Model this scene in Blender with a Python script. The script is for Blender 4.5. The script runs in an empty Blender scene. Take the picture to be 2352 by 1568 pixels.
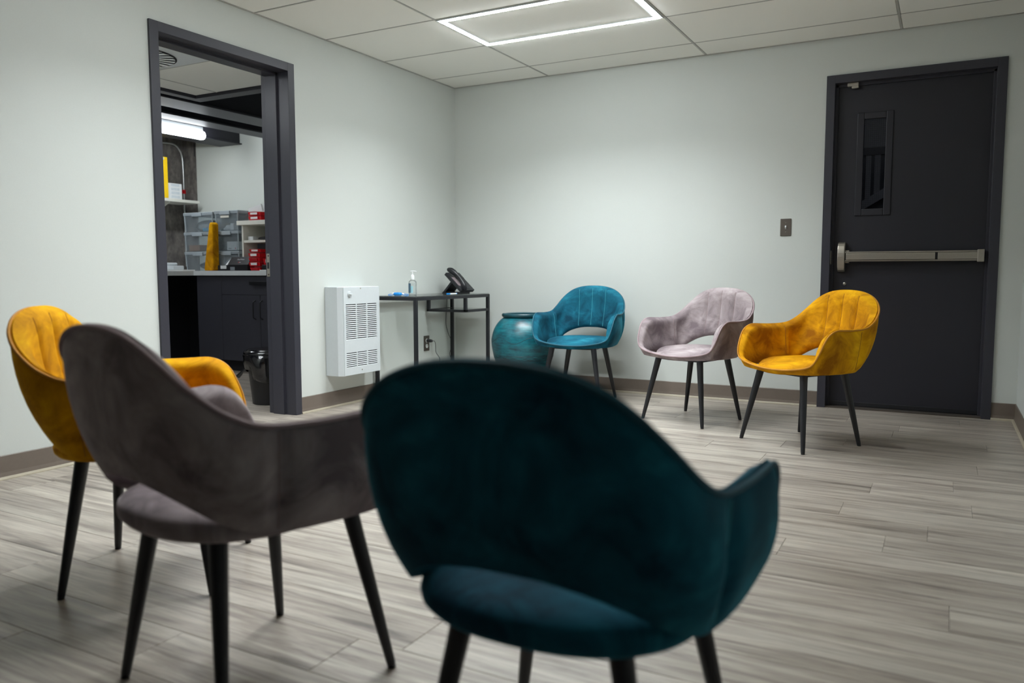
import bpy, bmesh, math, random
from mathutils import Vector, Matrix
random.seed(7)
scene = bpy.context.scene
C = scene.collection

# ------------------------------------------------------------------ camera
FPX = 1822.46
YAW, TILT, ROLL = 0.498293, 0.086298, -0.0013033
CAM = Vector((3.58510, -5.60931, 0.89696))
_f = Vector((-math.sin(YAW)*math.cos(TILT), math.cos(YAW)*math.cos(TILT), -math.sin(TILT)))
_r0 = Vector((math.cos(YAW), math.sin(YAW), 0)); _u0 = _r0.cross(_f)
_r = math.cos(ROLL)*_r0 + math.sin(ROLL)*_u0
_u = -math.sin(ROLL)*_r0 + math.cos(ROLL)*_u0
cd = bpy.data.cameras.new('camera'); cam = bpy.data.objects.new('camera', cd); C.objects.link(cam)
cam.matrix_world = Matrix(((_r.x, _u.x, -_f.x, CAM.x), (_r.y, _u.y, -_f.y, CAM.y), (_r.z, _u.z, -_f.z, CAM.z), (0, 0, 0, 1)))
cd.sensor_width = 36; cd.lens = FPX/2352*36; cd.clip_start = .05; cd.clip_end = 60
cd.dof.use_dof = True; cd.dof.focus_distance = 4.3; cd.dof.aperture_fstop = 2.4
scene.camera = cam

def at(px, py, ax, val):
    """point where the ray of a photo pixel meets the plane axis = val (0 x, 1 y, 2 z)"""
    d = _r*(px-1176) + _u*(784-py) + _f*FPX
    return CAM + d*((val-CAM[ax])/d[ax])

# ------------------------------------------------------------------ world, exposure
w = bpy.data.worlds.new('world'); scene.world = w; w.use_nodes = True
w.node_tree.nodes['Background'].inputs[0].default_value = (.004, .0045, .005, 1)
vs = scene.view_settings
vs.view_transform = 'Standard'; vs.look = 'None'; vs.gamma = 1; vs.use_curve_mapping = False
vs.exposure = 0.0
PANEL_L, PANEL_LW = 84, 43      # far ceiling panel: radiance of its glowing frame, watts of its LED strips
PANEL_N, PANEL_NW = 92, 43     # near ceiling panel
SPREAD = math.radians(124)          # beam of the LED strips
TUBE_L = 42.0        # radiance of the storeroom tube

# ------------------------------------------------------------------ materials
def srgb(r, g, b):
    f = lambda c: (c/255/12.92 if c/255 <= .04045 else ((c/255+.055)/1.055)**2.4)
    return (f(r), f(g), f(b), 1)

def new_mat(name):
    m = bpy.data.materials.new(name); m.use_nodes = True
    nt = m.node_tree; return m, nt, nt.nodes['Principled BSDF']

def noise(nt, scale, detail=4, rough=.55, vec=None, dist=0):
    n = nt.nodes.new('ShaderNodeTexNoise'); n.inputs['Scale'].default_value = scale
    n.inputs['Detail'].default_value = detail; n.inputs['Roughness'].default_value = rough
    n.inputs['Distortion'].default_value = dist
    if vec is not None: nt.links.new(vec, n.inputs['Vector'])
    return n

def ocoord(nt, scale=(1, 1, 1)):
    t = nt.nodes.new('ShaderNodeTexCoord'); mp = nt.nodes.new('ShaderNodeMapping')
    mp.inputs['Scale'].default_value = scale
    nt.links.new(t.outputs['Object'], mp.inputs['Vector']); return mp.outputs['Vector']

def ramp(nt, fac, stops):
    r = nt.nodes.new('ShaderNodeValToRGB'); nt.links.new(fac, r.inputs['Fac'])
    el = r.color_ramp.elements
    while len(el) < len(stops): el.new(.5)
    for e, (p, c) in zip(el, stops): e.position = p; e.color = c
    return r

def bump(nt, bs, height, strength, dist=.002):
    b = nt.nodes.new('ShaderNodeBump'); b.inputs['Strength'].default_value = strength
    b.inputs['Distance'].default_value = dist
    nt.links.new(height, b.inputs['Height']); nt.links.new(b.outputs['Normal'], bs.inputs['Normal'])

def plain(name, col, rough=.5, metal=0, var=.06, nscale=30, bstr=0, spec=.5, coat=0):
    m, nt, bs = new_mat(name)
    v = ocoord(nt); n = noise(nt, nscale, 3, .6, v)
    lo = tuple(c*(1-var) for c in col[:3])+(1,); hi = tuple(min(1, c*(1+var)) for c in col[:3])+(1,)
    r = ramp(nt, n.outputs['Fac'], [(.3, lo), (.7, hi)])
    nt.links.new(r.outputs['Color'], bs.inputs['Base Color'])
    bs.inputs['Roughness'].default_value = rough; bs.inputs['Metallic'].default_value = metal
    bs.inputs['Specular IOR Level'].default_value = spec; bs.inputs['Coat Weight'].default_value = coat
    if bstr: bump(nt, bs, n.outputs['Fac'], bstr)
    return m

def velvet(name, col, sheen, deep):
    m, nt, bs = new_mat(name)
    v = ocoord(nt)
    n1 = noise(nt, 7, 5, .62, v, 1.2); n2 = noise(nt, 2.6, 2, .5, v, .6)
    mx = nt.nodes.new('ShaderNodeMath'); mx.operation = 'ADD'
    nt.links.new(n1.outputs['Fac'], mx.inputs[0]); nt.links.new(n2.outputs['Fac'], mx.inputs[1])
    hf = nt.nodes.new('ShaderNodeMath'); hf.operation = 'MULTIPLY'; hf.inputs[1].default_value = .5
    nt.links.new(mx.outputs[0], hf.inputs[0])
    r = ramp(nt, hf.outputs[0], [(.40, deep), (.52, col), (.66, sheen)])
    nt.links.new(r.outputs['Color'], bs.inputs['Base Color'])
    bs.inputs['Roughness'].default_value = .85; bs.inputs['Specular IOR Level'].default_value = .15
    bs.inputs['Sheen Weight'].default_value = 1.0; bs.inputs['Sheen Roughness'].default_value = .30
    bs.inputs['Sheen Tint'].default_value = sheen
    f = noise(nt, 420, 2, .5, v); bump(nt, bs, f.outputs['Fac'], .12, .001)
    return m

def emit(name, col, s):
    m, nt, bs = new_mat(name)
    bs.inputs['Base Color'].default_value = (.8, .8, .8, 1)
    bs.inputs['Emission Color'].default_value = col; bs.inputs['Emission Strength'].default_value = s
    return m

def clear(name, tint, gloss=.08, haze=0.0, hazecol=(.6, .65, .7, 1), rough=.05):
    """thin clear sheet: transparent with a fresnel gloss and a share of milky diffuse"""
    m = bpy.data.materials.new(name); m.use_nodes = True; nt = m.node_tree
    nt.nodes.remove(nt.nodes['Principled BSDF']); out = nt.nodes['Material Output']
    tr = nt.nodes.new('ShaderNodeBsdfTransparent'); tr.inputs[0].default_value = tint
    gl = nt.nodes.new('ShaderNodeBsdfGlossy'); gl.inputs['Roughness'].default_value = rough
    df = nt.nodes.new('ShaderNodeBsdfDiffuse'); df.inputs[0].default_value = hazecol
    n = noise(nt, 9, 2, .5, ocoord(nt))
    k = nt.nodes.new('ShaderNodeMapRange'); k.inputs['To Min'].default_value = haze*.8; k.inputs['To Max'].default_value = min(1, haze*1.2)
    nt.links.new(n.outputs['Fac'], k.inputs['Value'])
    m1 = nt.nodes.new('ShaderNodeMixShader'); nt.links.new(k.outputs[0], m1.inputs[0])
    nt.links.new(tr.outputs[0], m1.inputs[1]); nt.links.new(df.outputs[0], m1.inputs[2])
    fr = nt.nodes.new('ShaderNodeFresnel'); fr.inputs[0].default_value = 1.45
    ad = nt.nodes.new('ShaderNodeMath'); ad.operation = 'MULTIPLY'; ad.inputs[1].default_value = gloss*10
    nt.links.new(fr.outputs[0], ad.inputs[0])
    m2 = nt.nodes.new('ShaderNodeMixShader'); nt.links.new(ad.outputs[0], m2.inputs[0])
    nt.links.new(m1.outputs[0], m2.inputs[1]); nt.links.new(gl.outputs[0], m2.inputs[2])
    nt.links.new(m2.outputs[0], out.inputs['Surface'])
    return m

def plank_mat():
    m, nt, bs = new_mat('vinyl_plank')
    t = nt.nodes.new('ShaderNodeTexCoord'); oi = nt.nodes.new('ShaderNodeObjectInfo')
    off = nt.nodes.new('ShaderNodeVectorMath'); off.operation = 'SCALE'
    cmb = nt.nodes.new('ShaderNodeCombineXYZ')
    for i in range(3): nt.links.new(oi.outputs['Random'], cmb.inputs[i])
    nt.links.new(cmb.outputs[0], off.inputs[0]); off.inputs['Scale'].default_value = 37.0
    add = nt.nodes.new('ShaderNodeVectorMath'); add.operation = 'ADD'
    nt.links.new(t.outputs['Object'], add.inputs[0]); nt.links.new(off.outputs[0], add.inputs[1])
    def mp(s):
        k = nt.nodes.new('ShaderNodeMapping'); k.inputs['Scale'].default_value = s
        nt.links.new(add.outputs[0], k.inputs['Vector']); return k.outputs['Vector']
    g1 = noise(nt, 1, 6, .65, mp((1.5, 27, 4)), .9)
    g2 = noise(nt, 1, 5, .6, mp((1.1, 11, 2)), 1.0)
    g3 = noise(nt, 1, 3, .7, mp((5, 120, 5)), .2)
    r1 = ramp(nt, g1.outputs['Fac'], [(.28, srgb(112, 104, 100)), (.43, srgb(183, 173, 162)), (.57, srgb(212, 204, 191)), (.78, srgb(238, 232, 217))])
    r2 = ramp(nt, g2.outputs['Fac'], [(.32, (.58, .54, .53, 1)), (.50, (.94, .91, .90, 1)), (.7, (1.0, 1.0, 1.0, 1))])
    mul = nt.nodes.new('ShaderNodeMix'); mul.data_type = 'RGBA'; mul.blend_type = 'MULTIPLY'; mul.inputs[0].default_value = .8
    nt.links.new(r1.outputs[0], mul.inputs[6]); nt.links.new(r2.outputs[0], mul.inputs[7])
    r3 = ramp(nt, g3.outputs['Fac'], [(.34, (.68, .66, .65, 1)), (.5, (1, 1, 1, 1))])
    mu2 = nt.nodes.new('ShaderNodeMix'); mu2.data_type = 'RGBA'; mu2.blend_type = 'MULTIPLY'; mu2.inputs[0].default_value = .6
    nt.links.new(mul.outputs[2], mu2.inputs[6]); nt.links.new(r3.outputs[0], mu2.inputs[7])
    hv = nt.nodes.new('ShaderNodeHueSaturation')
    mr = nt.nodes.new('ShaderNodeMapRange'); mr.inputs['To Min'].default_value = .59; mr.inputs['To Max'].default_value = .70
    nt.links.new(oi.outputs['Random'], mr.inputs['Value']); nt.links.new(mr.outputs[0], hv.inputs['Value'])
    nt.links.new(mu2.outputs[2], hv.inputs['Color']); nt.links.new(hv.outputs[0], bs.inputs['Base Color'])
    bs.inputs['Roughness'].default_value = .36; bs.inputs['Specular IOR Level'].default_value = .5
    bump(nt, bs, g1.outputs['Fac'], .12, .0012)
    return m

def urn_mat():
    m, nt, bs = new_mat('urn_glaze')
    v = ocoord(nt, (1, 1, 1.9)); n = noise(nt, 6, 10, .72, v, .2)
    v2 = ocoord(nt, (3, 3, 26)); n2 = noise(nt, 3, 4, .6, v2)
    mx = nt.nodes.new('ShaderNodeMath'); mx.operation = 'MULTIPLY_ADD'; mx.inputs[1].default_value = .45
    nt.links.new(n2.outputs['Fac'], mx.inputs[0]); nt.links.new(n.outputs['Fac'], mx.inputs[2])
    r = ramp(nt, mx.outputs[0], [(.52, srgb(14, 40, 48)), (.66, srgb(8, 72, 84)), (.80, srgb(10, 100, 112)), (.95, srgb(36, 122, 128))])
    nt.links.new(r.outputs[0], bs.inputs['Base Color'])
    bs.inputs['Roughness'].default_value = .33; bs.inputs['Specular IOR Level'].default_value = .6
    bump(nt, bs, mx.outputs[0], .3, .004)
    return m

def concrete_mat():
    m, nt, bs = new_mat('concrete')
    v = ocoord(nt, (3, 3, 1.4)); n = noise(nt, 3.2, 9, .72, v, .3)
    n2 = noise(nt, 14, 4, .6, ocoord(nt))
    mx = nt.nodes.new('ShaderNodeMath'); mx.operation = 'MULTIPLY_ADD'; mx.inputs[1].default_value = .35
    nt.links.new(n2.outputs['Fac'], mx.inputs[0]); nt.links.new(n.outputs['Fac'], mx.inputs[2])
    r = ramp(nt, mx.outputs[0], [(.42, srgb(62, 59, 58)), (.66, srgb(104, 99, 95)), (.92, srgb(150, 143, 135))])
    nt.links.new(r.outputs[0], bs.inputs['Base Color']); bs.inputs['Roughness'].default_value = .85
    bump(nt, bs, mx.outputs[0], .4, .004); return m

WALL2 = plain('storeroom_paint', srgb(218, 222, 215), .62, var=.012, nscale=160, bstr=.05)
WALL = plain('wall_paint', srgb(202, 206, 202), .62, var=.012, nscale=160, bstr=.05)
TILE = plain('ceiling_tile', srgb(240, 240, 234), .9, var=.025, nscale=420, bstr=.12)
TEE = plain('ceiling_tee', srgb(176, 176, 172), .5, var=.02)
PLENUM = plain('plenum_dark', srgb(50, 50, 50), .9)
PLANK = plank_mat()
SUB = plain('subfloor', srgb(70, 64, 60), .8)
BASE = plain('baseboard_vinyl', srgb(110, 99, 90), .5, var=.03, nscale=60)
TOE = plain('toe_strip', srgb(170, 161, 142), .5, var=.04)
FRAME = plain('frame_charcoal', srgb(50, 50, 59), .42, var=.03, nscale=90, bstr=.03)
DOOR = plain('door_charcoal', srgb(32, 32, 41), .45, var=.03, nscale=120, bstr=.04)
STEEL = plain('brushed_metal', srgb(176, 170, 160), .38, .85, var=.04, nscale=200)
STEELD = plain('plate_metal', srgb(98, 91, 85), .5, .7, var=.05, nscale=150)
BLACK = plain('black_powdercoat', srgb(23, 24, 29), .45, var=.08, nscale=120, bstr=.03)
BLACKP = plain('black_plastic', srgb(24, 25, 30), .38, var=.08, nscale=60)
GLOSSB = plain('bag_plastic', srgb(14, 14, 17), .16, var=.1, nscale=20, bstr=.0, spec=.7)
WHITE = plain('white_enamel', srgb(202, 208, 211), .38, var=.012, nscale=50)
WHITEP = plain('white_paper', srgb(228, 230, 230), .7, var=.02)
MELA = plain('melamine', srgb(226, 224, 214), .5, var=.02)
RECESS = plain('dark_recess', srgb(34, 34, 38), .8)
RED = plain('red_plastic', srgb(205, 24, 34), .38, var=.05)
REDD = plain('red_plastic_pull', srgb(168, 20, 30), .4, var=.05)
YEL = plain('yellow_file', srgb(250, 205, 0), .45, var=.03)
CARD = plain('cardboard', srgb(178, 132, 100), .8, var=.06)
BLUEP = plain('blue_cloth', srgb(0, 128, 205), .6, var=.06)
BLUEL = plain('blue_plastic', srgb(80, 168, 205), .5, var=.06)
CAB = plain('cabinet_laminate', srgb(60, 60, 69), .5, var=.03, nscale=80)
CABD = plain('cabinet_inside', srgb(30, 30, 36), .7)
COUNTER = plain('counter_laminate', srgb(214, 217, 218), .4, var=.03)
BEAM = plain('beam_paint', srgb(44, 44, 52), .5, var=.05)
ZINC = plain('conduit_zinc', srgb(190, 192, 192), .3, .7)
CONC = concrete_mat()
URN = urn_mat()
GLASS = clear('table_glass', (.90, .93, .92, 1), .09, .03, (.75, .78, .76, 1))
PANE = clear('wired_pane', (.80, .81, .84, 1), .03, .03, (.02, .02, .025, 1))
BIN = clear('translucent_bin', (.80, .85, .88, 1), .06, .20, (.55, .61, .65, 1), .25)
BINE = clear('translucent_bin_edge', (.7, .75, .78, 1), .08, .62, (.52, .58, .62, 1), .3)
BAGC = clear('clear_bag', (.85, .88, .9, 1), .12, .25, (.75, .8, .84, 1), .12)
BOTTLE = clear('clear_bottle', (.97, .98, .98, 1), .07, .05, (.8, .84, .84, 1), .04)
LED = emit('led_frame', (.89, .95, .97, 1), PANEL_L)
LEDN = emit('led_frame_near', (.89, .95, .97, 1), PANEL_N)
LED_FILL = emit('led_fill_store', (.92, .96, 1, 1), 85)  # glow of the added storeroom fill panel
TUBE = emit('tube_diffuser', (.90, .96, 1, 1), TUBE_L)
STAIR_FILL = emit('stairwell_fill_glow', (.9, .95, 1, 1), 26)  # glow of the added stairwell fill lamp
SCREEN = emit('phone_screen', srgb(120, 175, 205), .30)
VEL = {
 'teal': velvet('velvet_teal', srgb(20, 88, 108), srgb(42, 128, 147), srgb(11, 56, 74)),
 'mustard': velvet('velvet_mustard', srgb(208, 146, 6), srgb(246, 190, 14), srgb(150, 94, 4)),
 'blush': velvet('velvet_blush', srgb(154, 142, 144), srgb(188, 178, 179), srgb(112, 100, 104)),
}
PIPE = {
 'teal': plain('piping_teal', srgb(10, 78, 96), .7, var=.08),
 'mustard': plain('piping_mustard', srgb(186, 124, 4), .7, var=.08),
 'blush': plain('piping_blush', srgb(150, 130, 134), .7, var=.08),
}
THREAD = {
 'teal': plain('thread_teal', srgb(60, 150, 165), .7), 'mustard': plain('thread_mustard', srgb(150, 92, 4), .7),
 'blush': plain('thread_blush', srgb(140, 118, 120), .7)}

# ------------------------------------------------------------------ mesh helpers
class MB:
    def __init__(s): s.v = []; s.f = []; s.sm = []
    def add(s, vs, fs, smooth=False):
        o = len(s.v); s.v += [tuple(p) for p in vs]
        for f in fs: s.f.append(tuple(i+o for i in f)); s.sm.append(smooth)
        return s
    def box(s, a, b, M=None):
        x0, y0, z0 = [min(p, q) for p, q in zip(a, b)]; x1, y1, z1 = [max(p, q) for p, q in zip(a, b)]
        vs = [Vector(p) for p in ((x0,y0,z0),(x1,y0,z0),(x1,y1,z0),(x0,y1,z0),(x0,y0,z1),(x1,y0,z1),(x1,y1,z1),(x0,y1,z1))]
        if M is not None: vs = [M @ p for p in vs]
        return s.add(vs, [(0,3,2,1),(4,5,6,7),(0,1,5,4),(1,2,6,5),(2,3,7,6),(3,0,4,7)])
    def prism(s, poly, axis, a, b):
        """polygon in the other two axes (in order), extruded along axis from a to b"""
        def P(p, t):
            q = list(p); q.insert(axis, t); return q
        n = len(poly); vs = [P(p, a) for p in poly]+[P(p, b) for p in poly]
        fs = [tuple(range(n))[::-1], tuple(range(n, 2*n))]+[(i, (i+1) % n, n+(i+1) % n, n+i) for i in range(n)]
        return s.add(vs, fs)
    def tube(s, path, r, n=10, cap=True, closed=False):
        path = [Vector(p) for p in path]; N = len(path)
        rs = r if isinstance(r, (list, tuple)) else [r]*N
        vs = []; up = None
        for i, p in enumerate(path):
            if closed: t = path[(i+1) % N]-path[i-1]
            else: t = path[min(i+1, N-1)]-path[max(i-1, 0)]
            t.normalize()
            if up is None:
                up = Vector((0, 0, 1)) if abs(t.z) < .9 else Vector((1, 0, 0))
            a = t.cross(up).normalized(); b = a.cross(t).normalized(); up = b
            for k in range(n):
                q = 2*math.pi*k/n; vs.append(p+rs[i]*(math.cos(q)*a+math.sin(q)*b))
        fs = []
        for i in range(N if closed else N-1):
            j = (i+1) % N
            for k in range(n): fs.append((i*n+k, i*n+(k+1) % n, j*n+(k+1) % n, j*n+k))
        if cap and not closed: fs += [tuple(range(n))[::-1], tuple((N-1)*n+k for k in range(n))]
        return s.add(vs, fs, True)
    def lathe(s, prof, c=(0, 0, 0), n=48, sx=1, sy=1):
        vs = []; fs = []; m = len(prof)
        for r, z in prof:
            for k in range(n):
                q = 2*math.pi*k/n; vs.append((c[0]+sx*r*math.cos(q), c[1]+sy*r*math.sin(q), c[2]+z))
        for i in range(m-1):
            for k in range(n): fs.append((i*n+k, i*n+(k+1) % n, (i+1)*n+(k+1) % n, (i+1)*n+k))
        if prof[0][0] > 0: fs.append(tuple(range(n))[::-1])
        if prof[-1][0] > 0: fs.append(tuple((m-1)*n+k for k in range(n)))
        return s.add(vs, fs, True)
    def mesh(s, name, mat=None, org=None):
        me = bpy.data.meshes.new(name)
        vs = s.v if org is None else [(a-org[0], b-org[1], c-org[2]) for a, b, c in s.v]
        me.from_pydata(vs, [], s.f); me.update()
        bm = bmesh.new(); bm.from_mesh(me); bmesh.ops.recalc_face_normals(bm, faces=bm.faces); bm.to_mesh(me); bm.free()
        for p, q in zip(me.polygons, s.sm): p.use_smooth = q
        if any(s.sm): me.set_sharp_from_angle(angle=math.radians(42))
        if mat: me.materials.append(mat)
        return me
    def obj(s, name, mat, parent=None, bevel=0, seg=2, org=None):
        me = s.mesh(name, mat, org); o = bpy.data.objects.new(name, me); C.objects.link(o)
        if org is not None: o.location = org
        if parent: o.parent = parent
        if bevel:
            b = o.modifiers.new('bevel', 'BEVEL'); b.width = bevel; b.segments = seg; b.limit_method = 'ANGLE'
            b.angle_limit = math.radians(50); b.harden_normals = False
        return o

def B(a, b): return MB().box(a, b)
def tag(o, label=None, cat=None, group=None, kind=None):
    if label: o['label'] = label
    if cat: o['category'] = cat
    if group: o['group'] = group
    if kind: o['kind'] = kind
    return o
def thing(name, label, cat, loc=(0, 0, 0), rz=0, group=None):
    o = bpy.data.objects.new(name, None); C.objects.link(o); o.empty_display_size = .1
    o.location = loc; o.rotation_euler = (0, 0, rz); return tag(o, label, cat, group)
def struct(o, label): return tag(o, label, kind='structure')
def child(mb, name, mat, par, bevel=0, seg=2):
    """mb given in world coordinates; par is an Empty/mesh without rotation"""
    off = Vector(par.location)
    if par.parent: off = off+Vector(par.parent.location)
    mb.v = [(a-off.x, b-off.y, c-off.z) for a, b, c in mb.v]
    return mb.obj(name, mat, par, bevel, seg)
def subchild(mb, name, mat, part, bevel=0):
    return child(mb, name, mat, part, bevel)
def spline(P, n):
    P = [Vector(p) for p in P]; m = len(P); L = [0]
    for a, b in zip(P, P[1:]): L.append(L[-1]+(b-a).length)
    def ev(t):
        i = 0
        while i < m-2 and t > L[i+1]: i += 1
        u = (t-L[i])/(L[i+1]-L[i]); p0 = P[i-1] if i else P[0]*2-P[1]; p3 = P[i+2] if i+2 < m else P[-1]*2-P[-2]
        p1, p2 = P[i], P[i+1]
        return .5*((2*p1)+(p2-p0)*u+(2*p0-5*p1+4*p2-p3)*u*u+(3*p1-p0-3*p2+p3)*u**3)
    return [ev(L[-1]*k/n) for k in range(n+1)]

H = 2.399            # ceiling height
XR = 3.993           # right wall
YB = -7.6            # wall behind the camera
TX, TY, GX, GY = .850, -.3228, 1.2192, .6096

# ------------------------------------------------------------------ large structure: walls
OY0, OY1, OZ = -2.812, -1.902, 2.125     # clear opening to the storeroom
FY0, FY1, FZ = -2.865, -1.849, 2.176     # outside of its steel frame
mb = MB().box((-.2, YB-.1, 0), (0, FY0+.02, H)).box((-.2, FY1-.02, 0), (0, 0, H)).box((-.2, FY0+.02, FZ-.02), (0, FY1-.02, H))
struct(mb.obj('wall_left', WALL), 'pale painted wall with the open doorway to the storeroom')
DX0, DX1, DZ = 2.863, 3.863, 2.161       # outside of the exit door frame
mb = MB().box((0, 0, 0), (DX0+.02, .15, H)).box((DX1-.02, 0, 0), (XR, .15, H)).box((DX0+.02, 0, DZ-.02), (DX1-.02, .15, H))
struct(mb.obj('wall_back', WALL), 'pale painted far wall with the charcoal exit door')
struct(B((XR, YB-.1, 0), (XR+.12, .15, H)).obj('wall_right', WALL), 'pale painted wall at the right edge')
struct(B((-.2, YB-.1, 0), (XR, YB, H)).obj('wall_front', plain('bounce_cut_dark', srgb(46, 46, 52), .7)), 'unseen wall behind the camera, darkened to cut bounce light')  # out of view; dark colour keeps bounce light off the near chair backs

# floor: planks laid along x
fl = B((-3.44, YB, -.06), (XR, .15, -.0105)).obj('floor', SUB)
struct(fl, 'grey brown wood-look vinyl plank floor')
PW, PL_ = .182, 1.2192
def plank_mesh(L, Wd):
    b = .0012; z0, z1 = -.010, 0
    mb = MB(); x, y = L/2-.0003, Wd/2-.0003
    vs = [(-x,-y,z0),(x,-y,z0),(x,y,z0),(-x,y,z0),(-x,-y,z1-b),(x,-y,z1-b),(x,y,z1-b),(-x,y,z1-b),(-x+b,-y+b,z1),(x-b,-y+b,z1),(x-b,y-b,z1),(-x+b,y-b,z1)]
    fs = [(0,1,5,4),(1,2,6,5),(2,3,7,6),(3,0,4,7),(4,5,9,8),(5,6,10,9),(6,7,11,10),(7,4,8,11),(8,9,10,11)]
    return mb.add(vs, fs).mesh('plank', PLANK)
cache = {}
def lay(x0r, x1r, y0r, y1r):
    k0 = math.floor((y0r+1.949)/PW)-1
    for k in range(k0, k0+80):
        ya = -1.949+k*PW; yb = ya+PW
        ya2, yb2 = max(ya, y0r), min(yb, y1r)
        if yb2-ya2 < .01: continue
        rnd = random.Random(k*31+5); s0 = {0: 3.651, -3: 3.272}.get(k, rnd.uniform(0, PL_))
        i = math.floor((x0r-s0)/PL_)-1
        while s0+i*PL_ < x1r:
            a, b = max(s0+i*PL_, x0r), min(s0+(i+1)*PL_, x1r); i += 1
            if b-a < .02: continue
            key = (round(b-a, 3), round(yb2-ya2, 3))
            if key not in cache: cache[key] = plank_mesh(*key)
            o = bpy.data.objects.new('plank', cache[key]); C.objects.link(o)
            o.location = ((a+b)/2, (ya2+yb2)/2, 0); o.parent = fl
lay(0, XR, -6.7, 0)
lay(-3.44, -.0, -2.9, .15)

# ceiling: slab, lay-in tiles and tee grid
ce = B((0, YB, H+.03), (XR, 0, H+.1)).obj('ceiling', PLENUM)
struct(ce, 'suspended ceiling of pale rectangular lay-in tiles')
xs = [0, TX, TX+GX, TX+2*GX, XR]
ys = [0]+[TY-GY*k for k in range(0, 13) if TY-GY*k > YB]+[YB]
panels = {(1, 2): 1, (1, 5): 2}            # column, row of the LED panels
tcache = {}
for i in range(len(xs)-1):
    for j in range(len(ys)-1):
        if (i, j) in panels: continue
        lx, ly = xs[i+1]-xs[i]-.012, ys[j]-ys[j+1]-.012
        key = (round(lx, 3), round(ly, 3))
        if key not in tcache:
            b = .004
            x, y = lx/2, ly/2
            vs = [(-x,-y,.016),(x,-y,.016),(x,y,.016),(-x,y,.016),(-x,-y,b),(x,-y,b),(x,y,b),(-x,y,b),(-x+b,-y+b,0),(x-b,-y+b,0),(x-b,y-b,0),(-x+b,y-b,0)]
            fs = [(0,1,5,4),(1,2,6,5),(2,3,7,6),(3,0,4,7),(4,5,9,8),(5,6,10,9),(6,7,11,10),(7,4,8,11),(8,9,10,11)]
            tcache[key] = MB().add(vs, fs).mesh('ceiling_tile', TILE)
        o = bpy.data.objects.new('ceiling_tile', tcache[key]); C.objects.link(o)
        o.location = ((xs[i]+xs[i+1])/2, (ys[j]+ys[j+1])/2, H); o.parent = ce
for x in xs[1:-1]: B((x-.0055, YB, H-.001), (x+.0055, 0, H+.02)).obj('tee', TEE, ce)
for j, y in enumerate(ys[1:-1]):
    for i in range(len(xs)-1):
        B((xs[i]+.0055, y-.0045, H-.0005), (xs[i+1]-.0055, y+.0045, H+.02)).obj('cross_tee', TEE, ce)
for a, b in (((0, -.014, H-.004), (XR, 0, H-.001)), ((0, YB, H-.004), (.014, -.014, H-.001)), ((XR-.014, YB, H-.004), (XR, -.014, H-.001))):
    B(a, b).obj('wall_angle', TEE, ce)

def led_panel(x0, x1, y0, y1, H, label, LED, watts):
    x0 += .006; x1 -= .006; y0 += .006; y1 -= .006
    t = thing('led_ceiling_light', label, 'ceiling light', ((x0+x1)/2, (y0+y1)/2, H))
    def ring(o, iN, z0, z1):
        m = MB()
        m.box((x0+o, y0+o, z0), (x1-o, y0+iN, z1)); m.box((x0+o, y1-iN, z0), (x1-o, y1-o, z1))
        m.box((x0+o, y0+iN, z0), (x0+iN, y1-iN, z1)); m.box((x1-iN, y0+iN, z0), (x1-o, y1-iN, z1)); return m
    child(ring(0, .014, H-.006, H+.02), 'outer_rim', WHITE, t)
    child(ring(.014, .029, H-.010, H+.015), 'light_frame', LED, t)
    child(ring(.029, .047, H-.006, H+.015), 'inner_rim', WHITE, t)
    child(B((x0+.047, y0+.047, H-.001), (x1-.047, y1-.047, H+.012)), 'centre_panel', TILE, t)
    c, per = .0215, 2*(x1-x0+y1-y0)-8*.0215
    for cx_, cy_, lx_, ly_ in (((x0+x1)/2, y0+c, x1-x0-2*c, .013), ((x0+x1)/2, y1-c, x1-x0-2*c, .013), (x0+c, (y0+y1)/2, .013, y1-y0-2*c), (x1-c, (y0+y1)/2, .013, y1-y0-2*c)):
        ld = bpy.data.lights.new('led_strip', 'AREA'); ld.shape = 'RECTANGLE'; ld.size = lx_; ld.size_y = ly_; ld.spread = SPREAD
        ld.energy = watts*max(lx_, ly_)/per; ld.color = (.89, .95, .97)
        lo_ = bpy.data.objects.new('led_strip', ld); C.objects.link(lo_); lo_.parent = t
        lo_.location = (cx_-(x0+x1)/2, cy_-(y0+y1)/2, -.011)
    return t
led_panel(xs[1], xs[2], ys[3], ys[2], H, 'rectangular ceiling light with a glowing white frame, above the far chairs', LED, PANEL_LW)
led_panel(xs[1], xs[2], ys[6], ys[5], H, 'rectangular ceiling light with a glowing frame, above the near chairs', LEDN, PANEL_NW)

# baseboards: brown vinyl cove with a pale toe strip
def baseboard(name, kind, a, b, label):
    """kind: ('x', wall x, dir) runs along y from a to b ; ('y', wall y, dir) runs along x"""
    ax, wv, dr = kind
    prof = [(0, .004), (0, .104), (.0025, .1055), (.005, .102), (.006, .03), (.009, .014), (.011, .004)]
    poly = [(wv+dr*p, z) for p, z in prof]
    mb = MB().prism(poly, 1 if ax == 'x' else 0, a, b)
    o = struct(mb.obj(name, BASE), label)
    toe = [(wv+dr*p, z) for p, z in [(0, 0), (.007, .0), (.021, 0), (.021, .004), (.017, .012), (.0115, .0125), (.007, .012)]]
    MB().prism(toe, 1 if ax == 'x' else 0, a, b).obj('toe_strip', TOE, o)
    return o
baseboard('baseboard_left', ('x', 0, 1), YB, FY0, 'brown vinyl baseboard beside the mustard chair')
baseboard('baseboard_corner', ('x', 0, 1), FY1, -.0, 'brown vinyl baseboard under the wall heater')
baseboard('baseboard_back', ('y', 0, -1), .0, DX0, 'brown vinyl baseboard behind the far chairs')
baseboard('baseboard_end', ('y', 0, -1), DX1, XR, 'short brown baseboard between exit door and right wall')
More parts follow.
